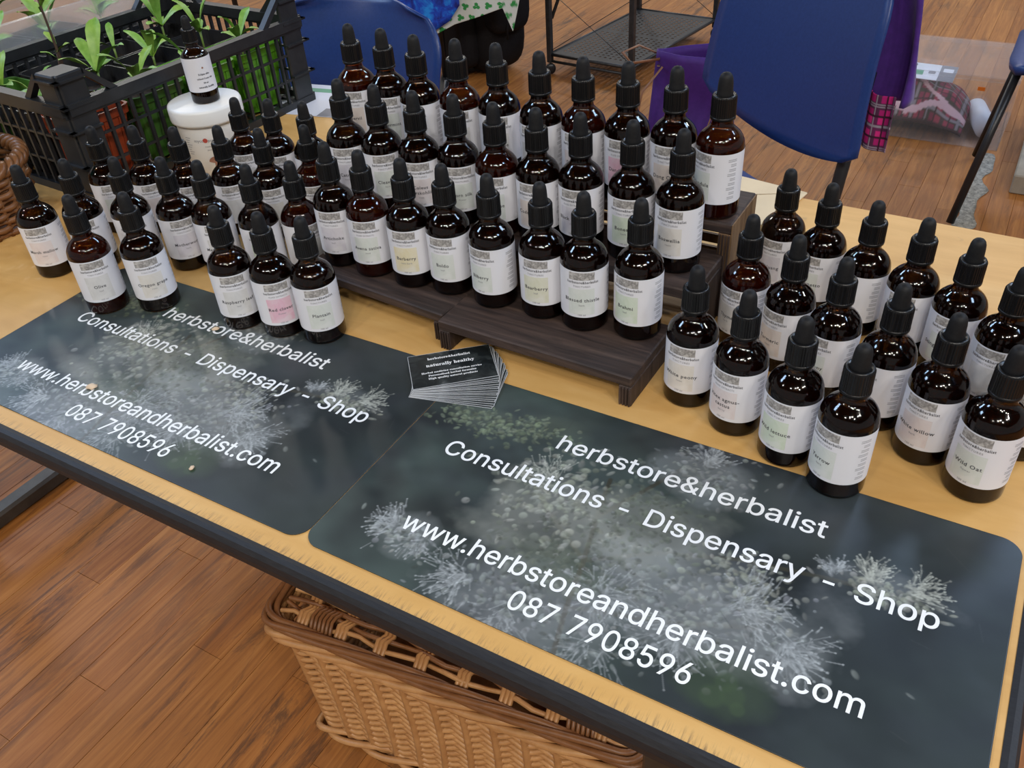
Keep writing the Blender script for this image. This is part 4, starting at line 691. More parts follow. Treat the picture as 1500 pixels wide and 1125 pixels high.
# ================================================================ WHITE TUB AND SMALL DROPPER ON ITS LID
tub = thing('plastic_tub', 'white plastic screw-top tub with a mushroom on its label, by the crate', 'tub', (-.6057, .5406, 0), math.radians(46))
MB().lathe([(.040, 0), (.0425, .002), (.0465, .080), (.047, .086)], M['white_plastic'], 56).build('tub_body', tub)
MB().lathe([(.0475, .0815), (.0515, .083), (.0520, .086), (.0520, .101), (.0508, .1042), (.048, .105), (.0, .105)], M['white_plastic'], 56, cap1=False).build('lid', tub)
mb = MB()
def tubmap(pts, extra=.0004): 
    out = []
    for x, z in pts:
        r = .0425 + (z - .002) * (.0465 - .0425) / .078 + extra; a = x / .045; out.append((r * math.sin(a), -r * math.cos(a), z))
    return out
for body, xc, z, s_, m_ in [('myco', -.0185, .060, .0062, M['ink2']), ('pure', .0005, .060, .0062, M['ink2']), ('mushroom', -.004, .052, .0034, M['ink2']), ('powder', -.004, .047, .0034, M['ink2'])]:
    vs, fs, w_ = text_mesh(body, s_, 1.05); mb.add(tubmap([(xc + x, z + y) for x, y in vs]), fs, m_, True)
mb.add(tubmap([(-.0092 + .0034 * math.cos(a * PI / 8), .0622 + .0034 * math.sin(a * PI / 8)) for a in range(16)], .0006), [tuple(range(16))], M['redprint'])
mb.add(tubmap([(-.002 + .010 * math.cos(a * PI / 8), .030 + .0075 * math.sin(a * PI / 8)) for a in range(9)] + [(-.006, .028), (0, .0265), (.004, .028)], .0006), [tuple(range(12))], M['brownprint'])
mb.add(tubmap([(-.0045, .028), (.0005, .028), (.0015, .018), (-.0055, .018)], .0006), [(0, 1, 2, 3)], M['brownprint'])
for k in range(8): mb.add(tubmap([(-.040, .066 - k * .0035), (-.031 - (k % 3) * .002, .066 - k * .0035), (-.031 - (k % 3) * .002, .0652 - k * .0035), (-.040, .0652 - k * .0035)]), [(0, 3, 2, 1)], M['ink2'])
mb.build('tub_print', tub)
sb = thing('small_dropper_bottle', 'small amber dropper bottle with white serif label standing on the white tub lid', 'bottle', (-.6000, .5418, .1052), math.radians(52))
KS = (.83, .83, .83)
for nm, me in (('glass_body', G_body), ('tincture', G_liq[0]), ('cap', G_cap), ('dropper_bulb', G_bulb)): o = obj(nm, me, sb); o.scale = KS
l_ = obj('label', G_label, sb); l_.scale = (.83, .83, .90); l_.location = (0, 0, .0015)
mb = MB()
for body, z, w_ in [('Eclipta alba', .0430, .019), ('infused Castor Oil', .0365, .026), ('50 ml', .0300, .008), ('naturally healthy', .0235, .027)]:
    vs, fs, ww = text_mesh(bold(body), 1); k = w_ / ww; bent(mb, [(.006 + x * k, z + y * k) for x, y in vs], fs, M['ink'], BR + .0005)
mb.add([((BR + .0006) * math.sin(a), -(BR + .0006) * math.cos(a), z) for a, z in ((.18, .0535), (.26, .0520), (.34, .0535), (.26, .0555))], [(0, 1, 2, 3)], M['brownprint'])
mb.build('label_print', l_)

# ================================================================ BLACK HARVEST CRATE
CL, CWD, RZ = .440, .320, .140
cr = thing('plastic_crate', 'black slatted plastic harvest crate full of potted seedlings', 'crate', (-.692, .385, 0), math.radians(-3.2))
# local frame: y along the visible long side, x from 0 (near side) to -CWD
def rail(a, b, z0, z1, t_=.009): # box between two plan points
    a = Vector((*a, 0)); b = Vector((*b, 0)); d = (b - a).normalized(); n = Vector((-d.y, d.x, 0)) * t_ / 2
    mb = MB(); vs = [a - n, b - n, b + n, a + n]; V = [(v.x, v.y, z0) for v in vs] + [(v.x, v.y, z1) for v in vs]
    return V, [(0, 3, 2, 1), (4, 5, 6, 7), (0, 1, 5, 4), (1, 2, 6, 5), (2, 3, 7, 6), (3, 0, 4, 7)]
corners = [(0, 0), (0, CL), (-CWD, CL), (-CWD, 0)]
for i in range(4):
    a, b = Vector(corners[i]), Vector(corners[(i + 1) % 4]); d = (b - a).normalized(); L = (b - a).length
    mb = MB()
    mb.add(*rail(a, b, 0, .012, .012), M['crate']); mb.add(*rail(a, b, RZ - .016, RZ, .016), M['crate']); mb.add(*rail(a, b, RZ - .020, RZ - .016, .010), M['crate'])
    mb.build('side_rail', cr)
    mb = MB(); n = int((L - .07) / .0195)
    for k in range(n + 1):
        p = a + d * (.035 + (L - .07) * k / n); mb.add(*rail(p - d * .0024, p + d * .0024, .010, RZ - .014, .005), M['crate'])
    for z in (.045, .085): mb.add(*rail(a, b, z, z + .0035, .004), M['crate'])
    o = mb.build('slats', cr); o['kind'] = 'stuff'
for (x, y) in corners:
    sx = -1 if x == 0 else 1; sy = 1 if y == 0 else -1; mb = MB(); w_ = .040
    mb.box((min(x, x + sx * w_), min(y - sy * .004, y + sy * .004), 0), (max(x, x + sx * w_), max(y - sy * .004, y + sy * .004), .178), M['crate'], bev=.002)
    mb.box((min(x - sx * .004, x + sx * .004), min(y, y + sy * w_), 0), (max(x - sx * .004, x + sx * .004), max(y, y + sy * w_), .178), M['crate'], bev=.002)
    for z in (.05, .10, RZ - .006, .168):    # stiffening flanges
        mb.box((min(x - sx * .009, x + sx * w_), min(y - sy * .009, y), z), (max(x - sx * .009, x + sx * w_), max(y - sy * .009, y), z + .003), M['crate'])
        mb.box((min(x - sx * .009, x), min(y - sy * .009, y + sy * w_), z), (max(x - sx * .009, x), max(y - sy * .009, y + sy * w_), z + .003), M['crate'])
    mb.box((min(x, x + sx * w_), min(y, y + sy * w_), .172), (max(x, x + sx * w_), max(y, y + sy * w_), .178), M['crate'], bev=.002)
    # sloping shoulders from the raised corner down to the rails
    for (dx, dy) in ((sx, 0), (0, sy)):
        p0 = Vector((x + dx * w_, y + dy * w_)); p1 = Vector((x + dx * (w_ + .042), y + dy * (w_ + .042))); nn = Vector((-dy, dx)) * .0055
        V = []
        for p, zt, zb_ in ((p0, .178, .168), (p1, RZ, RZ - .012)):
            for s_ in (-1, 1):
                for z in (zb_, zt): V.append((p.x + nn.x * s_, p.y + nn.y * s_, z))
        mb.add(V, [(0, 1, 3, 2), (4, 6, 7, 5), (0, 4, 5, 1), (2, 3, 7, 6), (1, 5, 7, 3), (0, 2, 6, 4)], M['crate'])
    mb.build('corner_post', cr)
mb = MB()
for k in range(14): mb.box((-CWD + .01, .01 + k * .031, .002), (-.01, .016 + k * .031, .006), M['crate'])
for k in range(10): mb.box((-CWD + .01 + k * .032, .008, .002), (-CWD + .016 + k * .032, CL - .008, .006), M['crate'])
mb.build('crate_floor', cr)

# ---------------------------------------------------------------- potted seedlings
def leaf_mesh(L, W, lift, curl, n=7):
    mb = MB()
    def fn(u, v):
        s = (u - .5) * 2; t = v; wv = W / 2 * (math.sin(PI * min(1, t ** 1.35 * .94 + .05)) ** .8 + .08)
        y = L * t; z = L * (lift * t - curl * t * t) + abs(s) * wv * .35
        return (s * wv, y * (1 - .15 * lift), z + .001 * math.sin(9 * t + 4 * s))
    mb.grid(fn, 4, n, M['leaf']); return mb
LEAVES = [solid_me for solid_me in [leaf_mesh(L, W, li, cu).mesh('leaf') for L, W, li, cu in ((.050, .019, .9, .45), (.042, .018, .6, .5), (.058, .017, 1.2, .5), (.034, .015, .5, .2), (.064, .018, 1.5, .7))]]
def pot_mesh(w_, h, m):
    mb = MB(); n = 4
    def ring(hw, z, rc=.012):
        out = []
        for q in range(4):
            cx = (hw - rc) * (1, -1, -1, 1)[q]; cy = (hw - rc) * (1, 1, -1, -1)[q]
            for k in range(5): a = q * PI / 2 + k * PI / 8; out.append((cx + rc * math.cos(a), cy + rc * math.sin(a), z))
        return out
    R_s = [ring(w_ * .36, 0), ring(w_ * .47, h * .88), ring(w_ * .5, h * .88), ring(w_ * .51, h), ring(w_ * .475, h), ring(w_ * .44, h * .6), ring(w_ * .36, .004)]
    vs = [p for r in R_s for p in r]; N = 20
    fs = [(i * N + k, i * N + (k + 1) % N, (i + 1) * N + (k + 1) % N, (i + 1) * N + k) for i in range(len(R_s) - 1) for k in range(N)]
    mb.add(vs, fs, m); mb.add(R_s[0], [tuple(range(N - 1, -1, -1))], m); mb.add(R_s[-1], [tuple(range(N))], m)
    for s_ in range(-2, 3):   # moulded ribs
        for ax in (0, 1):
            for sg in (-1, 1):
                o0 = w_ * .362 * sg; o1 = w_ * .468 * sg; q = s_ * w_ * .13
                P = [(o0, q - .0012, .006), (o0, q + .0012, .006), (o1, q + .0012, h * .86), (o1, q - .0012, h * .86)]
                P2 = [(p[0] + .0014 * sg, p[1], p[2]) for p in P]
                V = P + P2
                if ax: V = [(b, a, c) for a, b, c in V]
                mb.add(V, [(0, 1, 2, 3), (4, 5, 6, 7), (0, 1, 5, 4), (1, 2, 6, 5), (2, 3, 7, 6), (3, 0, 4, 7)], m)
    return mb.mesh('pot')
def soil_mesh(w_, z):
    mb = MB(); hw = w_ * .46
    mb.grid(lambda u, v: ((u - .5) * 2 * hw, (v - .5) * 2 * hw, z + .004 * math.sin(u * 9 + v * 7) * math.sin(v * 11) + random.uniform(-.0015, .0015)), 10, 10, M['soil']); return mb.mesh('soil')
PM = {k: pot_mesh(.094, .100, M['pot_' + k]) for k in ('black', 'green', 'lime', 'red')}
def seedling(x, y, z, kind, lab, seed, nl=5, stem=.018, scale=1., twig=False, rz=None, cat='plant', lean=(0, 0)):
    R = random.Random(seed); t_ = thing('potted_seedling', lab, cat, (x, y, z), R.uniform(-.12, .12) if rz is None else rz, 'potted seedlings in the crate')
    obj('pot', PM[kind], t_); obj('soil', soil_mesh(.094, .078), t_)
    if not nl: return t_
    if twig:
        p = [(0, 0, .078), (.004, .006, .11), (-.004, .010, .15), (-.012, .014, .19), (-.018, .018, .235)]
        MB().tube(p, [.0032, .0026, .002, .0016, .001], M['stem'], 7).build('stem', t_)
        MB().tube([(.002, 0, .078), (.010, -.004, .10), (.012, -.002, .125)], [.0024, .0018, .001], M['stem'], 6).build('stem', t_)
        for k, (q, zz) in enumerate([((.002, .006), .125), ((-.002, .01), .135), ((.011, -.002), .118), ((-.012, .014), .19), ((-.014, .016), .205), ((-.016, .017), .220), ((-.018, .018), .232)]):
            o = obj('leaf', LEAVES[3], t_); o.location = (q[0], q[1], zz); o.rotation_euler = (R.uniform(.1, .5), 0, R.uniform(0, 6.28)); o.scale = (.8 * scale,) * 3
        return t_
    bx, by = lean; zt = .078 + stem
    MB().tube([(0, 0, .074), (bx * .5, by * .5, .078 + stem * .6), (bx, by, zt)], [.0016, .0018, .0022], M['gstem'], 6).build('stem', t_)
    a0 = R.uniform(0, 6.28)
    for k in range(nl):
        o = obj('leaf', LEAVES[(k + seed) % 5], t_); o.location = (bx, by, zt - .001); o.rotation_euler = (R.uniform(-.1, .35), R.uniform(-.2, .2), a0 + k * 6.28 / nl + R.uniform(-.3, .3)); s_ = scale * R.uniform(.8, 1.1); o.scale = (s_, s_, s_)
    return t_
cz = .0062
P = [(-.752, .446, 'red', 'red plastic pot at the near end of the crate front', 3, 2), (-.748, .549, 'green', 'mid green plastic pot with a seedling, front of the crate', 5, 5), (-.743, .652, 'lime', 'lime green pot directly behind the white tub', 8, 4), (-.738, .755, 'lime', 'lime green pot at the far end of the crate front', 9, 5),
     (-.851, .449, 'black', 'black pot with a broad leaved seedling beside the near crate corner', 12, 5), (-.842, .550, 'black', 'black pot with an upright seedling, second in the middle row', 4, 6), (-.838, .655, 'black', 'black pot behind the tub with a tall narrow leaved seedling', 7, 6), (-.832, .758, 'black', 'black pot with seedling, far end of the middle row', 2, 5),
     (-.949, .453, 'green', 'green pot by the left end wall of the crate', 6, 4), (-.946, .556, 'black', 'black round pot holding a dark twiggy plant', 1, 7), (-.938, .660, 'black', 'black pot with a small sprout, back row', 14, 3), (-.932, .763, 'black', 'black pot in the far back corner of the crate', 15, 5)]
for i, (x, y, kd, lab, sd, nl) in enumerate(P):
    seedling(x, y, cz, kd, lab, sd, nl, stem=(.020, .03, .024, .034)[i % 4], scale=(1.0, .95, 1.1)[i % 3] if nl > 3 else .7, twig=(nl == 7), rz=math.radians(-3.2))

# clear propagator tray behind the crate, with its own seedlings
pt = thing('propagator_tray', 'clear plastic propagator box of seedlings behind the black crate', 'tray', (-1.030, .395, 0), math.radians(-3.2))
mb = MB(); W_, D_, H_ = .235, .46, .168
def ringb(i, z): return [(-W_ + i, i, z), (-i, i, z), (-i, D_ - i, z), (-W_ + i, D_ - i, z)]
Rg = [ringb(.020, .002), ringb(.002, .134), ringb(0, .136), ringb(.012, H_), ringb(.020, H_ + .001), ringb(.006, .132), ringb(.022, .004)]
vs = [p for r in Rg for p in r]; fs = [(i * 4 + k, i * 4 + (k + 1) % 4, (i + 1) * 4 + (k + 1) % 4, (i + 1) * 4 + k) for i in range(6) for k in range(4)] + [(3, 2, 1, 0), (24, 25, 26, 27)]
mb.add(vs, fs, M['clear']); mb.build('clear_box', pt)
for k, (x, y) in enumerate([(-1.078, .535), (-1.072, .640), (-1.066, .745), (-1.186, .60), (-1.180, .705)]):
    seedling(x, y, .0055, 'black', ['black pot with large bright leaves in the propagator, nearest the frame edge', 'black pot with broad pale leaves in the middle of the propagator', 'black pot with an upright leaf at the propagator far end', 'black pot in the propagator back row, top left corner of the photo', 'second black pot in the propagator back row'][k], 20 + k, 5, stem=.045, scale=1.25)

# wicker basket at the left end and a teal leaf hanging over it
def weave_round(r0, r1, h, m, name, parent):
    mb = MB(); rows = int(h / .0085); n = 26
    for i in range(rows):
        z = .005 + i * .0085; r = r0 + (r1 - r0) * i / rows; pts = []
        for k in range(4 * n + 1):
            a = 2 * PI * k / (4 * n); q = r + .0035 * math.sin(a * n / 2 * 1.0 + (i % 2) * PI); pts.append((q * math.cos(a), q * math.sin(a), z))
        mb.tube(pts, .0042, m, 5, False)
    o = mb.build(name, parent); o['kind'] = 'stuff'
    mb = MB()
    for k in range(n): a = 2 * PI * k / n; mb.tube([(r0 * math.cos(a), r0 * math.sin(a), 0), (r1 * math.cos(a), r1 * math.sin(a), h)], .003, m, 5)
    o = mb.build('stakes', parent); o['kind'] = 'stuff'
    mb = MB()
    for s_ in range(3): mb.tube([((r1 + .006 * math.cos(14 * a + s_ * 2.09)) * math.cos(a), (r1 + .006 * math.cos(14 * a + s_ * 2.09)) * math.sin(a), h + .006 * math.sin(14 * a + s_ * 2.09)) for a in [2 * PI * k / 140 for k in range(141)]], .0048, m, 6, False)
    mb.build('rim', parent); MB().lathe([(r0, .001), (r0, .006)], m, 26).build('basket_base', parent)
wb = thing('wicker_basket', 'brown woven wicker basket at the left end of the table, beside the crate corner', 'basket', (-.795, .262, 0))
weave_round(.076, .086, .088, M['wicker_d'], 'weave', wb)
tl = thing('teal_plant', 'teal green leafy bunch standing in the wicker basket at the left frame edge', 'plant', (-.795, .262, .008))
for k in range(9):
    a = k * .7; mb = MB()
    mb.grid(lambda u, v: (.012 * math.cos(a) + math.cos(a) * .05 * v ** 2 + (u - .5) * .045 * math.sin(PI * (v * .85 + .1)) * -math.sin(a), .012 * math.sin(a) + math.sin(a) * .05 * v ** 2 + (u - .5) * .045 * math.sin(PI * (v * .85 + .1)) * math.cos(a), .02 + .165 * v + .008 * math.sin(u * 9 + v * 6)), 6, 10, M['teal_leaf'])
    solid(mb.build('leaf', tl), .0008)

# papers at the back edge of the table
o = MB().box((-.10, -.07, 0), (.10, .07, .0006), M['whitepaper']).box((-.0999, .035, .0006), (.0999, .052, .0008), M['greenprint']).box((.02, -.069, .0006), (.099, -.035, .0008), M['greypaper']).build('leaflet'); o.location = (-.640, .826, .0004); o.rotation_euler = (0, 0, .18)
tag(o, 'white leaflet with a green stripe at the back table edge beyond the crate', 'paper')
o = MB().box((-.075, -.055, 0), (.075, .055, .0022), M['cream'], bev=.0006).build('envelope'); o.location = (.118, .745, .0002); o.rotation_euler = (0, 0, -.16)
mb = MB(); mb.add([(-.075, .055, .0024), (.075, .055, .0024), (.0, -.002, .0032)], [(2, 1, 0)], M['cream']); mb.build('flap', o)
tag(o, 'cream paper envelope lying behind the tallest riser on the table', 'envelope')
# loose petals dropped on the left mat
for (x, y, s_, lab) in [(-.332, .080, 1., 'pale dried petal scrap lying across the web address on the left mat'), (-.291, .214, .7, 'small brown petal scrap below the shop name on the left mat'), (-.145, .039, .45, 'tiny pale crumb near the front edge of the left mat')]:
    mb = MB(); mb.grid(lambda u, v: ((u - .5) * .013 * s_ * (1.1 - abs(v - .5)), (v - .5) * .009 * s_, .0006 + .003 * s_ * math.sin(u * 3 + .2) * math.sin(v * 3) + random.uniform(0, .0006)), 5, 5, M['seed'])
    o = solid(mb.build('petal_scrap'), .0004, 0); o.location = (x, y, .0014); o.rotation_euler = (0, 0, x * 9); tag(o, lab, 'petal')

# ================================================================ WICKER HAMPER UNDER THE TABLE
hp = thing('wicker_hamper', 'large buff wicker hamper with lid standing on the floor under the table', 'hamper', (-.285, .178, F), math.radians(5))
HL, HD, HH = .50, .34, .272; ns = 11
def per_pt(s, off=0., z=0.):   # point on the rounded rectangular outline, s in 0..1
    rc = .03; fl = .012 * z / HH; x0, y0, x1, y1 = -fl - off, -fl - off, HL + fl + off, HD + fl + off
    P_ = 2 * (x1 - x0 + y1 - y0); d = (s % 1) * P_
    for ax, ay, bx, by in ((x0, y0, x1, y0), (x1, y0, x1, y1), (x1, y1, x0, y1), (x0, y1, x0, y0)):
        L = abs(bx - ax) + abs(by - ay)
        if d <= L:
            q = d / L; x = ax + (bx - ax) * q; y = ay + (by - ay) * q; break
        d -= L
    else: x, y = x0, y0
    cx = min(max(x, x0 + rc), x1 - rc); cy = min(max(y, y0 + rc), y1 - rc); dx, dy = x - cx, y - cy; l_ = math.hypot(dx, dy)
    if l_ > rc: x, y = cx + dx / l_ * rc, cy + dy / l_ * rc
    return x, y
NS = 40
mb = MB(); rows = 30
for i in range(rows):
    z = .014 + i * (HH - .03) / rows; pts = []; N = NS * 6
    for k in range(N + 1):
        s = k / N; w_ = math.sin(s * NS * PI + (PI if (i // 1) % 2 else 0)); x, y = per_pt(s, .0045 * w_, z)
        # each pair of rods climbs a little across every stake, which gives the slanting weave
        pts.append((x, y, z + .0035 * math.sin(s * NS * PI * 2 + .6)))
    mb.tube(pts, .0044, M['wicker'], 6, False)
o = mb.build('weave', hp); o['kind'] = 'stuff'
mb = MB()
for k in range(NS):
    s = (k + .25) / NS; a = per_pt(s, .0030, 0); b = per_pt(s + .004, .0030, HH); c_ = per_pt(s + .012, .0065, HH * .55)
    pts = []
    for q in range(9):
        v = q / 8; x = (1 - v) ** 2 * a[0] + 2 * v * (1 - v) * c_[0] + v * v * b[0]; y = (1 - v) ** 2 * a[1] + 2 * v * (1 - v) * c_[1] + v * v * b[1]; pts.append((x, y, .004 + v * HH * .98))
    mb.tube(pts, .0062, M['wicker'], 6, False)
o = mb.build('stakes', hp); o['kind'] = 'stuff'
def border(z, off, n, tw, r, m, name):
    mb = MB(); N = 220
    for s_ in range(n):
        ph = s_ * 2 * PI / n; pts = []
        for k in range(N + 1):
            s = k / N; an = tw * 2 * PI * s + ph; x, y = per_pt(s, off + .009 * math.cos(an), z); pts.append((x, y, z + .008 * math.sin(an)))
        mb.tube(pts, r, m, 6, False)
    return mb.build(name, hp)
border(.012, .006, 3, 9, .0055, M['wicker'], 'foot_border'); border(HH - .002, .010, 5, 7, .0056, M['wicker'], 'rim_border')
MB().box((.004, .004, .003), (HL - .004, HD - .004, .010), M['wicker_d']).build('hamper_base', hp)
lid = bpy.data.objects.new('lid', None); COL.objects.link(lid); lid.parent = hp; lid.location = (0, 0, HH + .012); lid.empty_display_size = .05
mb = MB()
for s_ in range(4):
    N = 200; mb.tube([(*per_pt(k / N, .012 + .006 * math.cos(5 * 2 * PI * k / N + s_ * 1.57), HH), .010 + .006 * math.sin(5 * 2 * PI * k / N + s_ * 1.57)) for k in range(N + 1)], .0050, M['wicker_d'], 6, False)
mb.build('lid_frame', lid)
mb = MB()
for k in range(30):
    y = -.004 + (HD + .008) * k / 29; z = .012 + .012 * math.sin(PI * k / 29)
    mb.tube([(HL * q / 24 - .005 + .01 * q / 24, y + .004 * math.sin(q * 1.3 + k * 2.1), z + .004 * math.sin(q * PI / 2 + (k % 2) * PI)) for q in range(25)], .0036, M['wicker_d'] if k % 3 else M['wicker'], 5, False)
o = mb.build('lid_rods', lid); o['kind'] = 'stuff'
mb = MB()
for k in range(8):
    x = .035 + k * (HL - .07) / 7
    for dx in (-.006, .0, .006): mb.tube([(x + dx, -.012, .010)] + [(x + dx, HD * q / 20, .014 + .012 * math.sin(PI * q / 20) + .0065 * (-1) ** q) for q in range(21)] + [(x + dx, HD + .012, .010)], .0034, M['wicker'], 5, False)
o = mb.build('lid_stakes', lid); o['kind'] = 'stuff'
for x in (.050, .425):
    mb = MB()
    for q in range(6):
        xx = x + q * .0062; mb.tube([(xx + .002 * math.sin(a * 3), .004 + .021 * math.cos(a), .004 + .018 * math.sin(a)) for a in [2 * PI * k / 14 for k in range(15)]], .0028, M['wicker_d'], 5, False)
    mb.build('binding', lid)

# ================================================================ CHAIRS
def shell(W, H, bend, taper=.1, rc=.09, nu=20, nv=18, arch=.0, dip=0., rct=0.):
    """rounded moulded panel in local x (width), z (height), bulging along y"""
    mb = MB()
    def fn(u, v):
        s = (u - .5) * 2; z = v * H; hw = W / 2 * (1 - taper * (1 - v))
        # superellipse rounding of the corners
        t = (v - .5) * 2; k = 1.
        rq = rct if (rct and t > 0) else rc
        if abs(t) > 1 - 2 * rq / H: q = (abs(t) - (1 - 2 * rq / H)) / (2 * rq / H); k = 1 - (rq / (W / 2)) * (1 - math.sqrt(max(0, 1 - q * q)))
        x = s * hw * k; y = bend * (s * s) + .03 * (t * t) * (.5 if t < 0 else 1.)
        return (x, y, z + arch * (1 - s * s) * max(0, t) - dip * (1 - s * s) * max(0, -t))
    mb.grid(fn, nu, nv, M['blue']); return mb
def chair(x, y, rz, lab, z_b=.535, H=.30, W=.43, rc=.10, tilt=.14, taper=.12, dip=0., rct=0., so=(0, 0, 0)):
    t_ = thing('stacking_chair', lab, 'chair', (x, y, F), rz, 'blue plastic stacking chairs')
    o = shell(W, H, -.055 if not dip else -.02, taper, rc, arch=.015, dip=dip, rct=rct).build('backrest', t_); solid(o, .006, 0); o.location = (0, 0, z_b); o.rotation_euler = (-tilt, 0, 0)
    mb = MB()
    mb.grid(lambda u, v: ((u - .5) * .40 * (1 - .25 * max(0, abs((v - .5) * 2) - .75) * 4 * .25) * (1 - .1 * v), -.03 - v * .40, .440 - .012 * math.sin(PI * u) * math.sin(PI * v) - .02 * max(0, v - .8) * 5 * .3), 14, 14, M['blue'])
    o = mb.build('seat', t_); solid(o, .006, 0); o.location = so
    for s_ in (-1, 1):
        MB().tube([(s_ * .205, .085, .012), (s_ * .195, .02, .43), (s_ * .190, .005, .50), (s_ * .185 * W / .43, .024 + tilt * .14, z_b + .14)], .0115, M['black'], 10).build('rear_leg', t_)
        MB().tube([(s_ * .205, -.42, .012), (s_ * .19, -.36, .43), (s_ * .19, -.32, .431), (s_ * .19, .018, .431)], .0115, M['black'], 10).build('front_leg', t_)
    MB().tube([(-.19, -.34, .425), (.19, -.34, .425)], .009, M['black'], 8).build('crossbar', t_)
    return t_
chair(-.860, 1.175, math.radians(4), 'blue stacking chair behind the table, right of the black crate', z_b=.500, H=.29, W=.47)
chair(.003, 1.345, math.radians(-37.5), 'blue stacking chair behind the risers with a purple coat over its back', z_b=.600, H=.36, W=.405, rc=.03, tilt=.20, taper=-.20, dip=.030, rct=.14, so=(-.08, .10, -.02))
# third chair: only a seat corner and two legs reach into the frame
t3 = thing('stacking_chair', 'blue stacking chair cut by the right frame edge, black legs on the floor', 'chair', (.560, 2.52, F), 0, 'blue plastic stacking chairs')
mb = MB(); mb.grid(lambda u, v: ((u - .5) * .43 * (1 - .10 * max(0, abs((v - .5) * 2) - .7) / .3), (v - .5) * .42 * (1 - .10 * max(0, abs((u - .5) * 2) - .7) / .3), .445 - .02 * math.sin(PI * u) * math.sin(PI * v) - .015 * (2 * u - 1) ** 4), 16, 16, M['blue']); solid(mb.build('seat', t3), .022, 0)
for sx in (-1, 1):
    for sy in (-1, 1): MB().tube([(sx * .245, sy * .255, .012), (sx * .185, sy * .15, .43)], .0115, M['black'], 10).build('leg', t3)
o = shell(.42, .30, -.05, .1, .09).build('backrest', t3); solid(o, .006, 0); o.location = (.23, 0, .56); o.rotation_euler = (0, 0, -PI / 2)
MB().tube([(.20, -.15, .43), (.23, -.16, .70)], .0115, M['black'], 8).build('back_tube', t3); MB().tube([(.20, .15, .43), (.23, .16, .70)], .0115, M['black'], 8).build('back_tube', t3)

# ================================================================ printed sheets
def sheet(name, fn, nx, ny, colfn, thick=.0015, parent=None):
    mb = MB(); mb.grid(fn, nx, ny, M['fabric']); me = mb.mesh(name); ca = me.color_attributes.new('print', 'FLOAT_COLOR', 'POINT')
    cols = [(*colfn(i / nx, j / ny), 1) for j in range(ny + 1) for i in range(nx + 1)]
    ca.data.foreach_set('color', [c for q in cols for c in q]); o = obj(name, me, parent); solid(o, thick, 0); return o
def tartan(u, v, bright=1.):
    a = (u * 5) % 1; b = (v * 5) % 1; dk = (.05, .012, .035)
    base = (.78 * bright, .03, .28 * bright) if not ((u * 2.5) % 1 > .5) ^ ((v * 2.5) % 1 > .5) else (.50 * bright, .015, .20 * bright)
    if a < .10 or b < .10: return dk
    if .50 < a < .56 or .62 < a < .66: return (.40, .36, .45)
    if .50 < b < .56 or .62 < b < .66: return (.40, .36, .45)
    if .42 < a < .74 or .42 < b < .74: return (base[0] * .22, .03, base[2] * .45)
    return base

# purple coat over the back of the middle chair, tartan cloth beneath it
ct = thing('purple_coat', 'purple wool coat draped behind the blue chair back', 'coat', (.0, 1.34, 0), math.radians(-37.5))
mb = MB()
def coatfn(u, v):
    a = (u - .5) * 2; x = a * (.195 + .030 * v) + .012; z = .17 - .215 * v; y = .055 + .22 * max(0, z + .13) + .030 * v + .020 * math.sin(a * 7 + v * 2) * (.3 + v) + .02 * math.sin(a * 15 + 1) * v - .03 * a * a
    return (x, y, z + .01 * math.sin(a * 6))
mb.grid(coatfn, 40, 24, M['purple']); solid(mb.build('coat_body', ct), .008, 0)
o = sheet('tartan_cloth', lambda u, v: (.128 + .090 * u, .080 + .006 * math.sin(u * 9), -.038 - .098 * v + .003 * math.sin(u * 7)), 60, 50, lambda u, v: tartan(u * .62 + .12, v * .52 + .22)); tag(o, 'bright pink tartan cloth hanging below the purple coat', 'cloth')
o.location = (.0, 1.34, 0); o.rotation_euler = (0, 0, math.radians(-37.5))

# purple handbag with tan straps on the floor
hb = thing('purple_handbag', 'purple canvas handbag with tan straps on the floor left of the purple coat', 'bag', (-.545, 2.44, F), .35)
mb = MB(); mb.grid(lambda u, v: ((.15 - .03 * v) * math.copysign(abs(math.cos(2 * PI * u)) ** .6, math.cos(2 * PI * u)), (.075 - .015 * v) * math.copysign(abs(math.sin(2 * PI * u)) ** .6, math.sin(2 * PI * u)) + .01 * math.sin(v * 9 + u * 12), .36 * v + .012 * math.sin(2 * PI * u * 2) * v), 36, 16, M['purple2']); solid(mb.build('bag_body', hb), .004, 0)
MB().box((-.13, -.06, .0), (.13, .06, .008), M['purple2']).build('bag_base', hb)
MB().tube([(-.10, -.07, .33), (-.16, -.10, .26), (-.185, -.11, .12), (-.16, -.11, .02), (-.06, -.10, .008), (.04, -.10, .10), (.10, -.075, .30)], .005, M['strap'], 8, flat=.5).build('strap', hb)
MB().tube([(-.11, .05, .33), (-.18, .02, .37), (-.23, -.02, .36), (-.20, -.05, .335), (-.11, -.04, .345)], .006, M['strap'], 8, flat=.5).build('strap', hb)
MB().lathe([(.006, 0), (.006, .003)], M['silver'], 12, c=(-.112, -.062, .33)).build('rivet', hb)

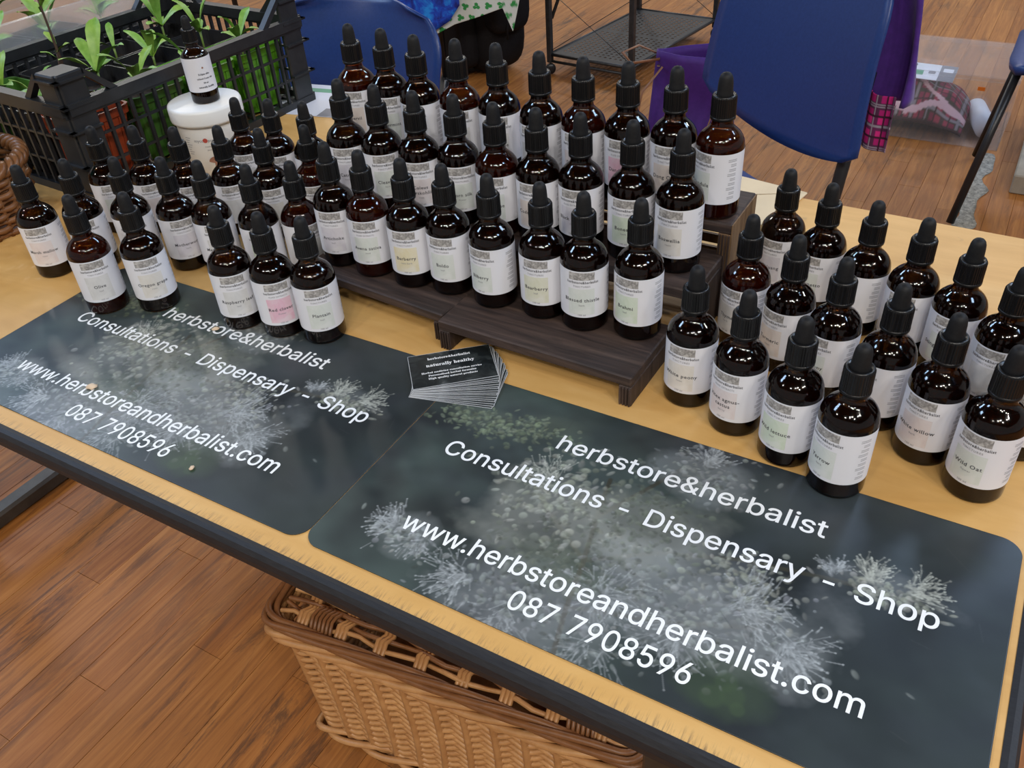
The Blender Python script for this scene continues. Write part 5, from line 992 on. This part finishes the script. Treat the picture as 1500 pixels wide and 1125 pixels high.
# clear storage box with tartan pyjamas
bx = thing('storage_box', 'clear plastic storage box holding tartan cloth behind the purple coat', 'box', (-.19, 2.87, F), math.radians(-1))
mb = MB(); BW, BD, BH = .56, .36, .235
for a, b in (((0, 0, 0), (BW, BD, .003)), ((0, 0, 0), (BW, .003, BH)), ((0, BD - .003, 0), (BW, BD, BH)), ((0, 0, 0), (.003, BD, BH)), ((BW - .003, 0, 0), (BW, BD, BH))): mb.box(a, b, M['boxclear'])
mb.build('box_body', bx)
mb = MB(); 
for a, b in (((-.012, -.012, BH - .012), (BW + .012, 0, BH)), ((-.012, BD, BH - .012), (BW + .012, BD + .012, BH)), ((-.012, 0, BH - .012), (0, BD, BH)), ((BW, 0, BH - .012), (BW + .012, BD, BH))): mb.box(a, b, M['boxclear'], bev=.002)
mb.build('box_rim', bx)
MB().box((-.008, -.008, BH + .0005), (BW + .008, BD + .008, BH + .004), M['boxclear'], bev=.001).build('box_lid', bx)
o = MB().box((0, -.0008, 0), (.022, 0, .012), M['orange']).build('price_sticker', bx); o.location = (.455, -.0004, BH - .045)
def pj(u, v):
    a = (u - .5) * 2; b = (v - .5) * 2; d = max(0, 1 - a * a * .9) * max(0, 1 - b * b * .9)
    return (-.150 + .40 * u, 2.89 + .31 * v, F + .012 + .15 * d ** .6 + .008 * math.sin(u * 20) * math.sin(v * 13))
def pjc(u, v):
    w_ = abs(v - .34 - .16 * math.sin(u * 5.2)); 
    if w_ < .035 or abs(v - .12 - .05 * math.sin(u * 9)) < .028: return (.52, .34, .38)
    c = tartan(u * 1.6, v * 1.3, .55); return (.20, .17, .19) if abs(c[1] - .36) < .01 else (c[0] * .62, c[1], c[2] * .38)
o = sheet('folded_tartan_garment', pj, 90, 70, pjc, .003); tag(o, 'dark red tartan garment with pink trim folded inside the clear box', 'garment')
o = MB().tube([(.262, 3.11, F + .045), (.318, 2.935, F + .042)], .034, M['whitepaper'], 20).build('paper_roll'); tag(o, 'white paper roll lying in the clear box right of the garment', 'roll')
o = MB().box((0, 0, 0), (.15, .0012, .07), M['whitepaper']).box((.098, -.0004, 0), (.15, 0, .07), M['greypaper']).box((.020, -.0004, .018), (.048, 0, .038), M['greenprint']).box((.064, -.0004, .028), (.086, 0, .040), M['greypaper']).box((.108, -.0008, .040), (.140, -.0004, .056), M['whitepaper']).box((.010, -.0004, .058), (.020, 0, .064), M['black']).build('product_card'); o.location = (.030, 2.97, F + .172); o.rotation_euler = (-1.1, 0, -.06)
tag(o, 'white and dark product card lying on the tartan garment in the clear box', 'card')

# ================================================================ RACK, RUCKSACK, OTHER STALL
rk = thing('shelf_rack', 'black folding metal rack on castors with a perforated bottom shelf', 'rack', (-1.40, 3.04, F), math.radians(-7))
RW, RD = .40, .74
for (x, y) in ((0, 0), (RW, 0), (RW, RD), (0, RD)):
    MB().box((x - .011, y - .011, .045), (x + .011, y + .011, 1.15), M['steel_dark'], bev=.002).build('post', rk)
    o = MB().lathe([(.004, -.009), (.020, -.009), (.022, -.005), (.022, .005), (.020, .009), (.004, .009)], M['black'], 20).build('caster', rk); o.location = (x + .010, y - .012, .023); o.rotation_euler = (PI / 2, 0, .6)
mb = MB(); nx, ny = 16, 30; z = .080
for i in range(nx):
    for j in range(ny):
        x0 = RW * i / nx; x1 = RW * (i + 1) / nx; y0 = RD * j / ny; y1 = RD * (j + 1) / ny
        if 1 <= i < nx - 1 and 2 <= j < ny - 2 and j != ny // 2:
            cx = (x0 + x1) / 2; cy = (y0 + y1) / 2; h = .0050
            o_ = [(x0, y0, z), (x1, y0, z), (x1, y1, z), (x0, y1, z)]; n_ = [(cx - h, cy - h, z), (cx + h, cy - h, z), (cx + h, cy + h, z), (cx - h, cy + h, z)]
            mb.add(o_ + n_, [(0, 1, 5, 4), (1, 2, 6, 5), (2, 3, 7, 6), (3, 0, 4, 7)], M['steel_dark'])
        else: mb.add([(x0, y0, z), (x1, y0, z), (x1, y1, z), (x0, y1, z)], [(0, 1, 2, 3)], M['steel_dark'])
solid(mb.build('perforated_shelf', rk), .0015)
mb = MB()
for a, b in (((0, 0), (RW, 0)), ((RW, 0), (RW, RD)), ((RW, RD), (0, RD)), ((0, RD), (0, 0))):
    mb.tube([(*a, .078), (*b, .078)], .007, M['steel_dark'], 8)
mb.build('shelf_frame', rk)
MB().tube([(0, 0, .050), (RW, 0, .050)], .006, M['steel_dark'], 8).build('lower_bar', rk)
for y in (0, RD):
    mb = MB()
    for k in range(4):
        z0 = .09 + .25 * k; mb.tube([(0, y, z0), (RW, y, z0 + .25)], .0014, M['steel_dark'], 5); mb.tube([(RW, y, z0), (0, y, z0 + .25)], .0014, M['steel_dark'], 5)
    mb.build('cross_wire', rk)
MB().tube([(0, .02, .22), (.0, RD - .1, 1.0)], .007, M['steel_dark'], 8).build('folding_strut', rk); MB().tube([(RW, RD, .30), (RW - .12, RD, 1.1)], .009, M['steel_dark'], 8).build('folding_strut', rk)

rs = thing('rucksack', 'black wheeled rucksack with red trim on the floor under the clover cloth', 'bag', (-1.72, 3.02, F), math.radians(-25))
def sup(u, v, a, b, c, e=.45):
    th_ = 2 * PI * u; ph = PI * (v - .5); sg = lambda q: math.copysign(abs(q) ** e, q)
    return (a * sg(math.cos(ph)) * sg(math.cos(th_)), b * sg(math.cos(ph)) * sg(math.sin(th_)), c * sg(math.sin(ph)))
def blob(cx, cy, cz_, a, b, c, m, e=.45, nu=28, nv=14):
    mb = MB(); mb.grid(lambda u, v: tuple(p + q for p, q in zip((cx, cy, cz_), sup(u, v, a, b, c, e))), nu, nv, m); return mb
blob(0, 0, .27, .19, .13, .26, M['bag']).build('main_compartment', rs); blob(0, -.14, .17, .145, .045, .13, M['bag']).build('front_pocket', rs); blob(.19, 0, .34, .055, .10, .15, M['bag']).build('side_pocket', rs)
MB().tube([(.10, -.135, .10), (.11, -.150, .30), (.09, -.130, .46)], .006, M['redtrim'], 6).build('piping', rs); blob(.02, -.150, .03, .06, .03, .02, M['redtrim'], 1.).build('base_trim', rs)
MB().tube([(.235, -.02, .30), (.24, -.03, .22), (.238, -.03, .17)], .005, M['bag'], 6).build('zip_pull', rs)
MB().tube([(-.16, -.13, .02), (-.165, -.13, .42)], .007, M['silver'], 8).build('trolley_tube', rs)
st = thing('folding_table', 'other stall table standing behind, its cloths hanging down over the rucksack', 'table', (-1.44, 2.80, F), math.radians(28))
MB().box((-1.6, .02, .715), (.02, .70, .74), M['greybox'], bev=.003).build('tabletop', st)
for x in (-1.3, -.30):
    for y in (.12, .60): MB().tube([(x, y, .01), (x, y, .715)], .013, M['black'], 8).build('leg', st)
MB().box((-.32, -.10, .0), (-.28, .72, .03), M['black'], bev=.003).build('foot_bar', st)
def clover_col(u, v, su, sv):
    x = u * su; y = v * sv; r_ = int(math.floor(y)); x += .5 * (r_ % 2) ; cx = (x % 1) - .5; cy = (y % 1) - .5
    for k in range(3):
        a = PI / 2 + k * 2 * PI / 3 + .4 * ((r_ + int(math.floor(x))) % 3)
        if math.hypot(cx - .17 * math.cos(a), cy - .17 * math.sin(a)) < .16: return (.03, .26, .06)
    return (.60, .64, .60)
# cloths hang over the table's near edge
def hang(top, prs, fold, out=0.):
    p0, p1 = (-2.03, 2.475), (-1.405, 2.80); u0, u1 = prs[0][0], prs[-1][0]
    def fn(u, v):
        q = u0 + (u1 - u0) * u; lo = float(np.interp(q, [a[0] for a in prs], [a[1] for a in prs]))
        x = p0[0] + (p1[0] - p0[0]) * q; y = p0[1] + (p1[1] - p0[1]) * q; z = top + (lo - top) * v
        return (x + .4 * fold * math.sin(q * 14) * v + out * .46, y - .012 - out * .88 + fold * math.cos(q * 19) * v, z)
    return fn
hf = hang(.004, [(-.05, -.35), (.20, -.38), (.38, -.39), (.54, -.492), (.64, -.462), (.77, -.440), (.92, -.408), (.935, -.44), (.965, -.500), (1.01, -.38)], .008)
def clover_at(u, v):
    p = hf(u, v); return clover_col((p[0] + 3) * 1.127, (p[2] + 1), 21, 24)
o = sheet('clover_cloth', hf, 300, 180, clover_at); tag(o, 'white cloth printed with green clovers hanging from the stall table behind', 'cloth')
mb = MB(); mb.grid(hang(.012, [(.345, -.38), (.395, -.43), (.503, -.487), (.618, -.442), (.685, -.385)], .006, .022), 40, 24, M['bluecloth']); o = solid(mb.build('blue_cloth'), .002, 0); tag(o, 'bright blue batik cloth hanging over the clover cloth', 'cloth')
mb = MB(); mb.grid(hang(.012, [(.25, -.36), (.30, -.41), (.338, -.37)], .004, .018), 10, 16, M['redcloth']); o = solid(mb.build('red_cloth'), .002, 0); tag(o, 'strip of red patterned cloth left of the blue cloth', 'cloth')
o = MB().box((.44, 2.55, F), (.75, 3.1, F + .06), M['greybox'], bev=.004).build('floor_case'); tag(o, 'dark grey flat case on the floor behind the right chair legs', 'case')
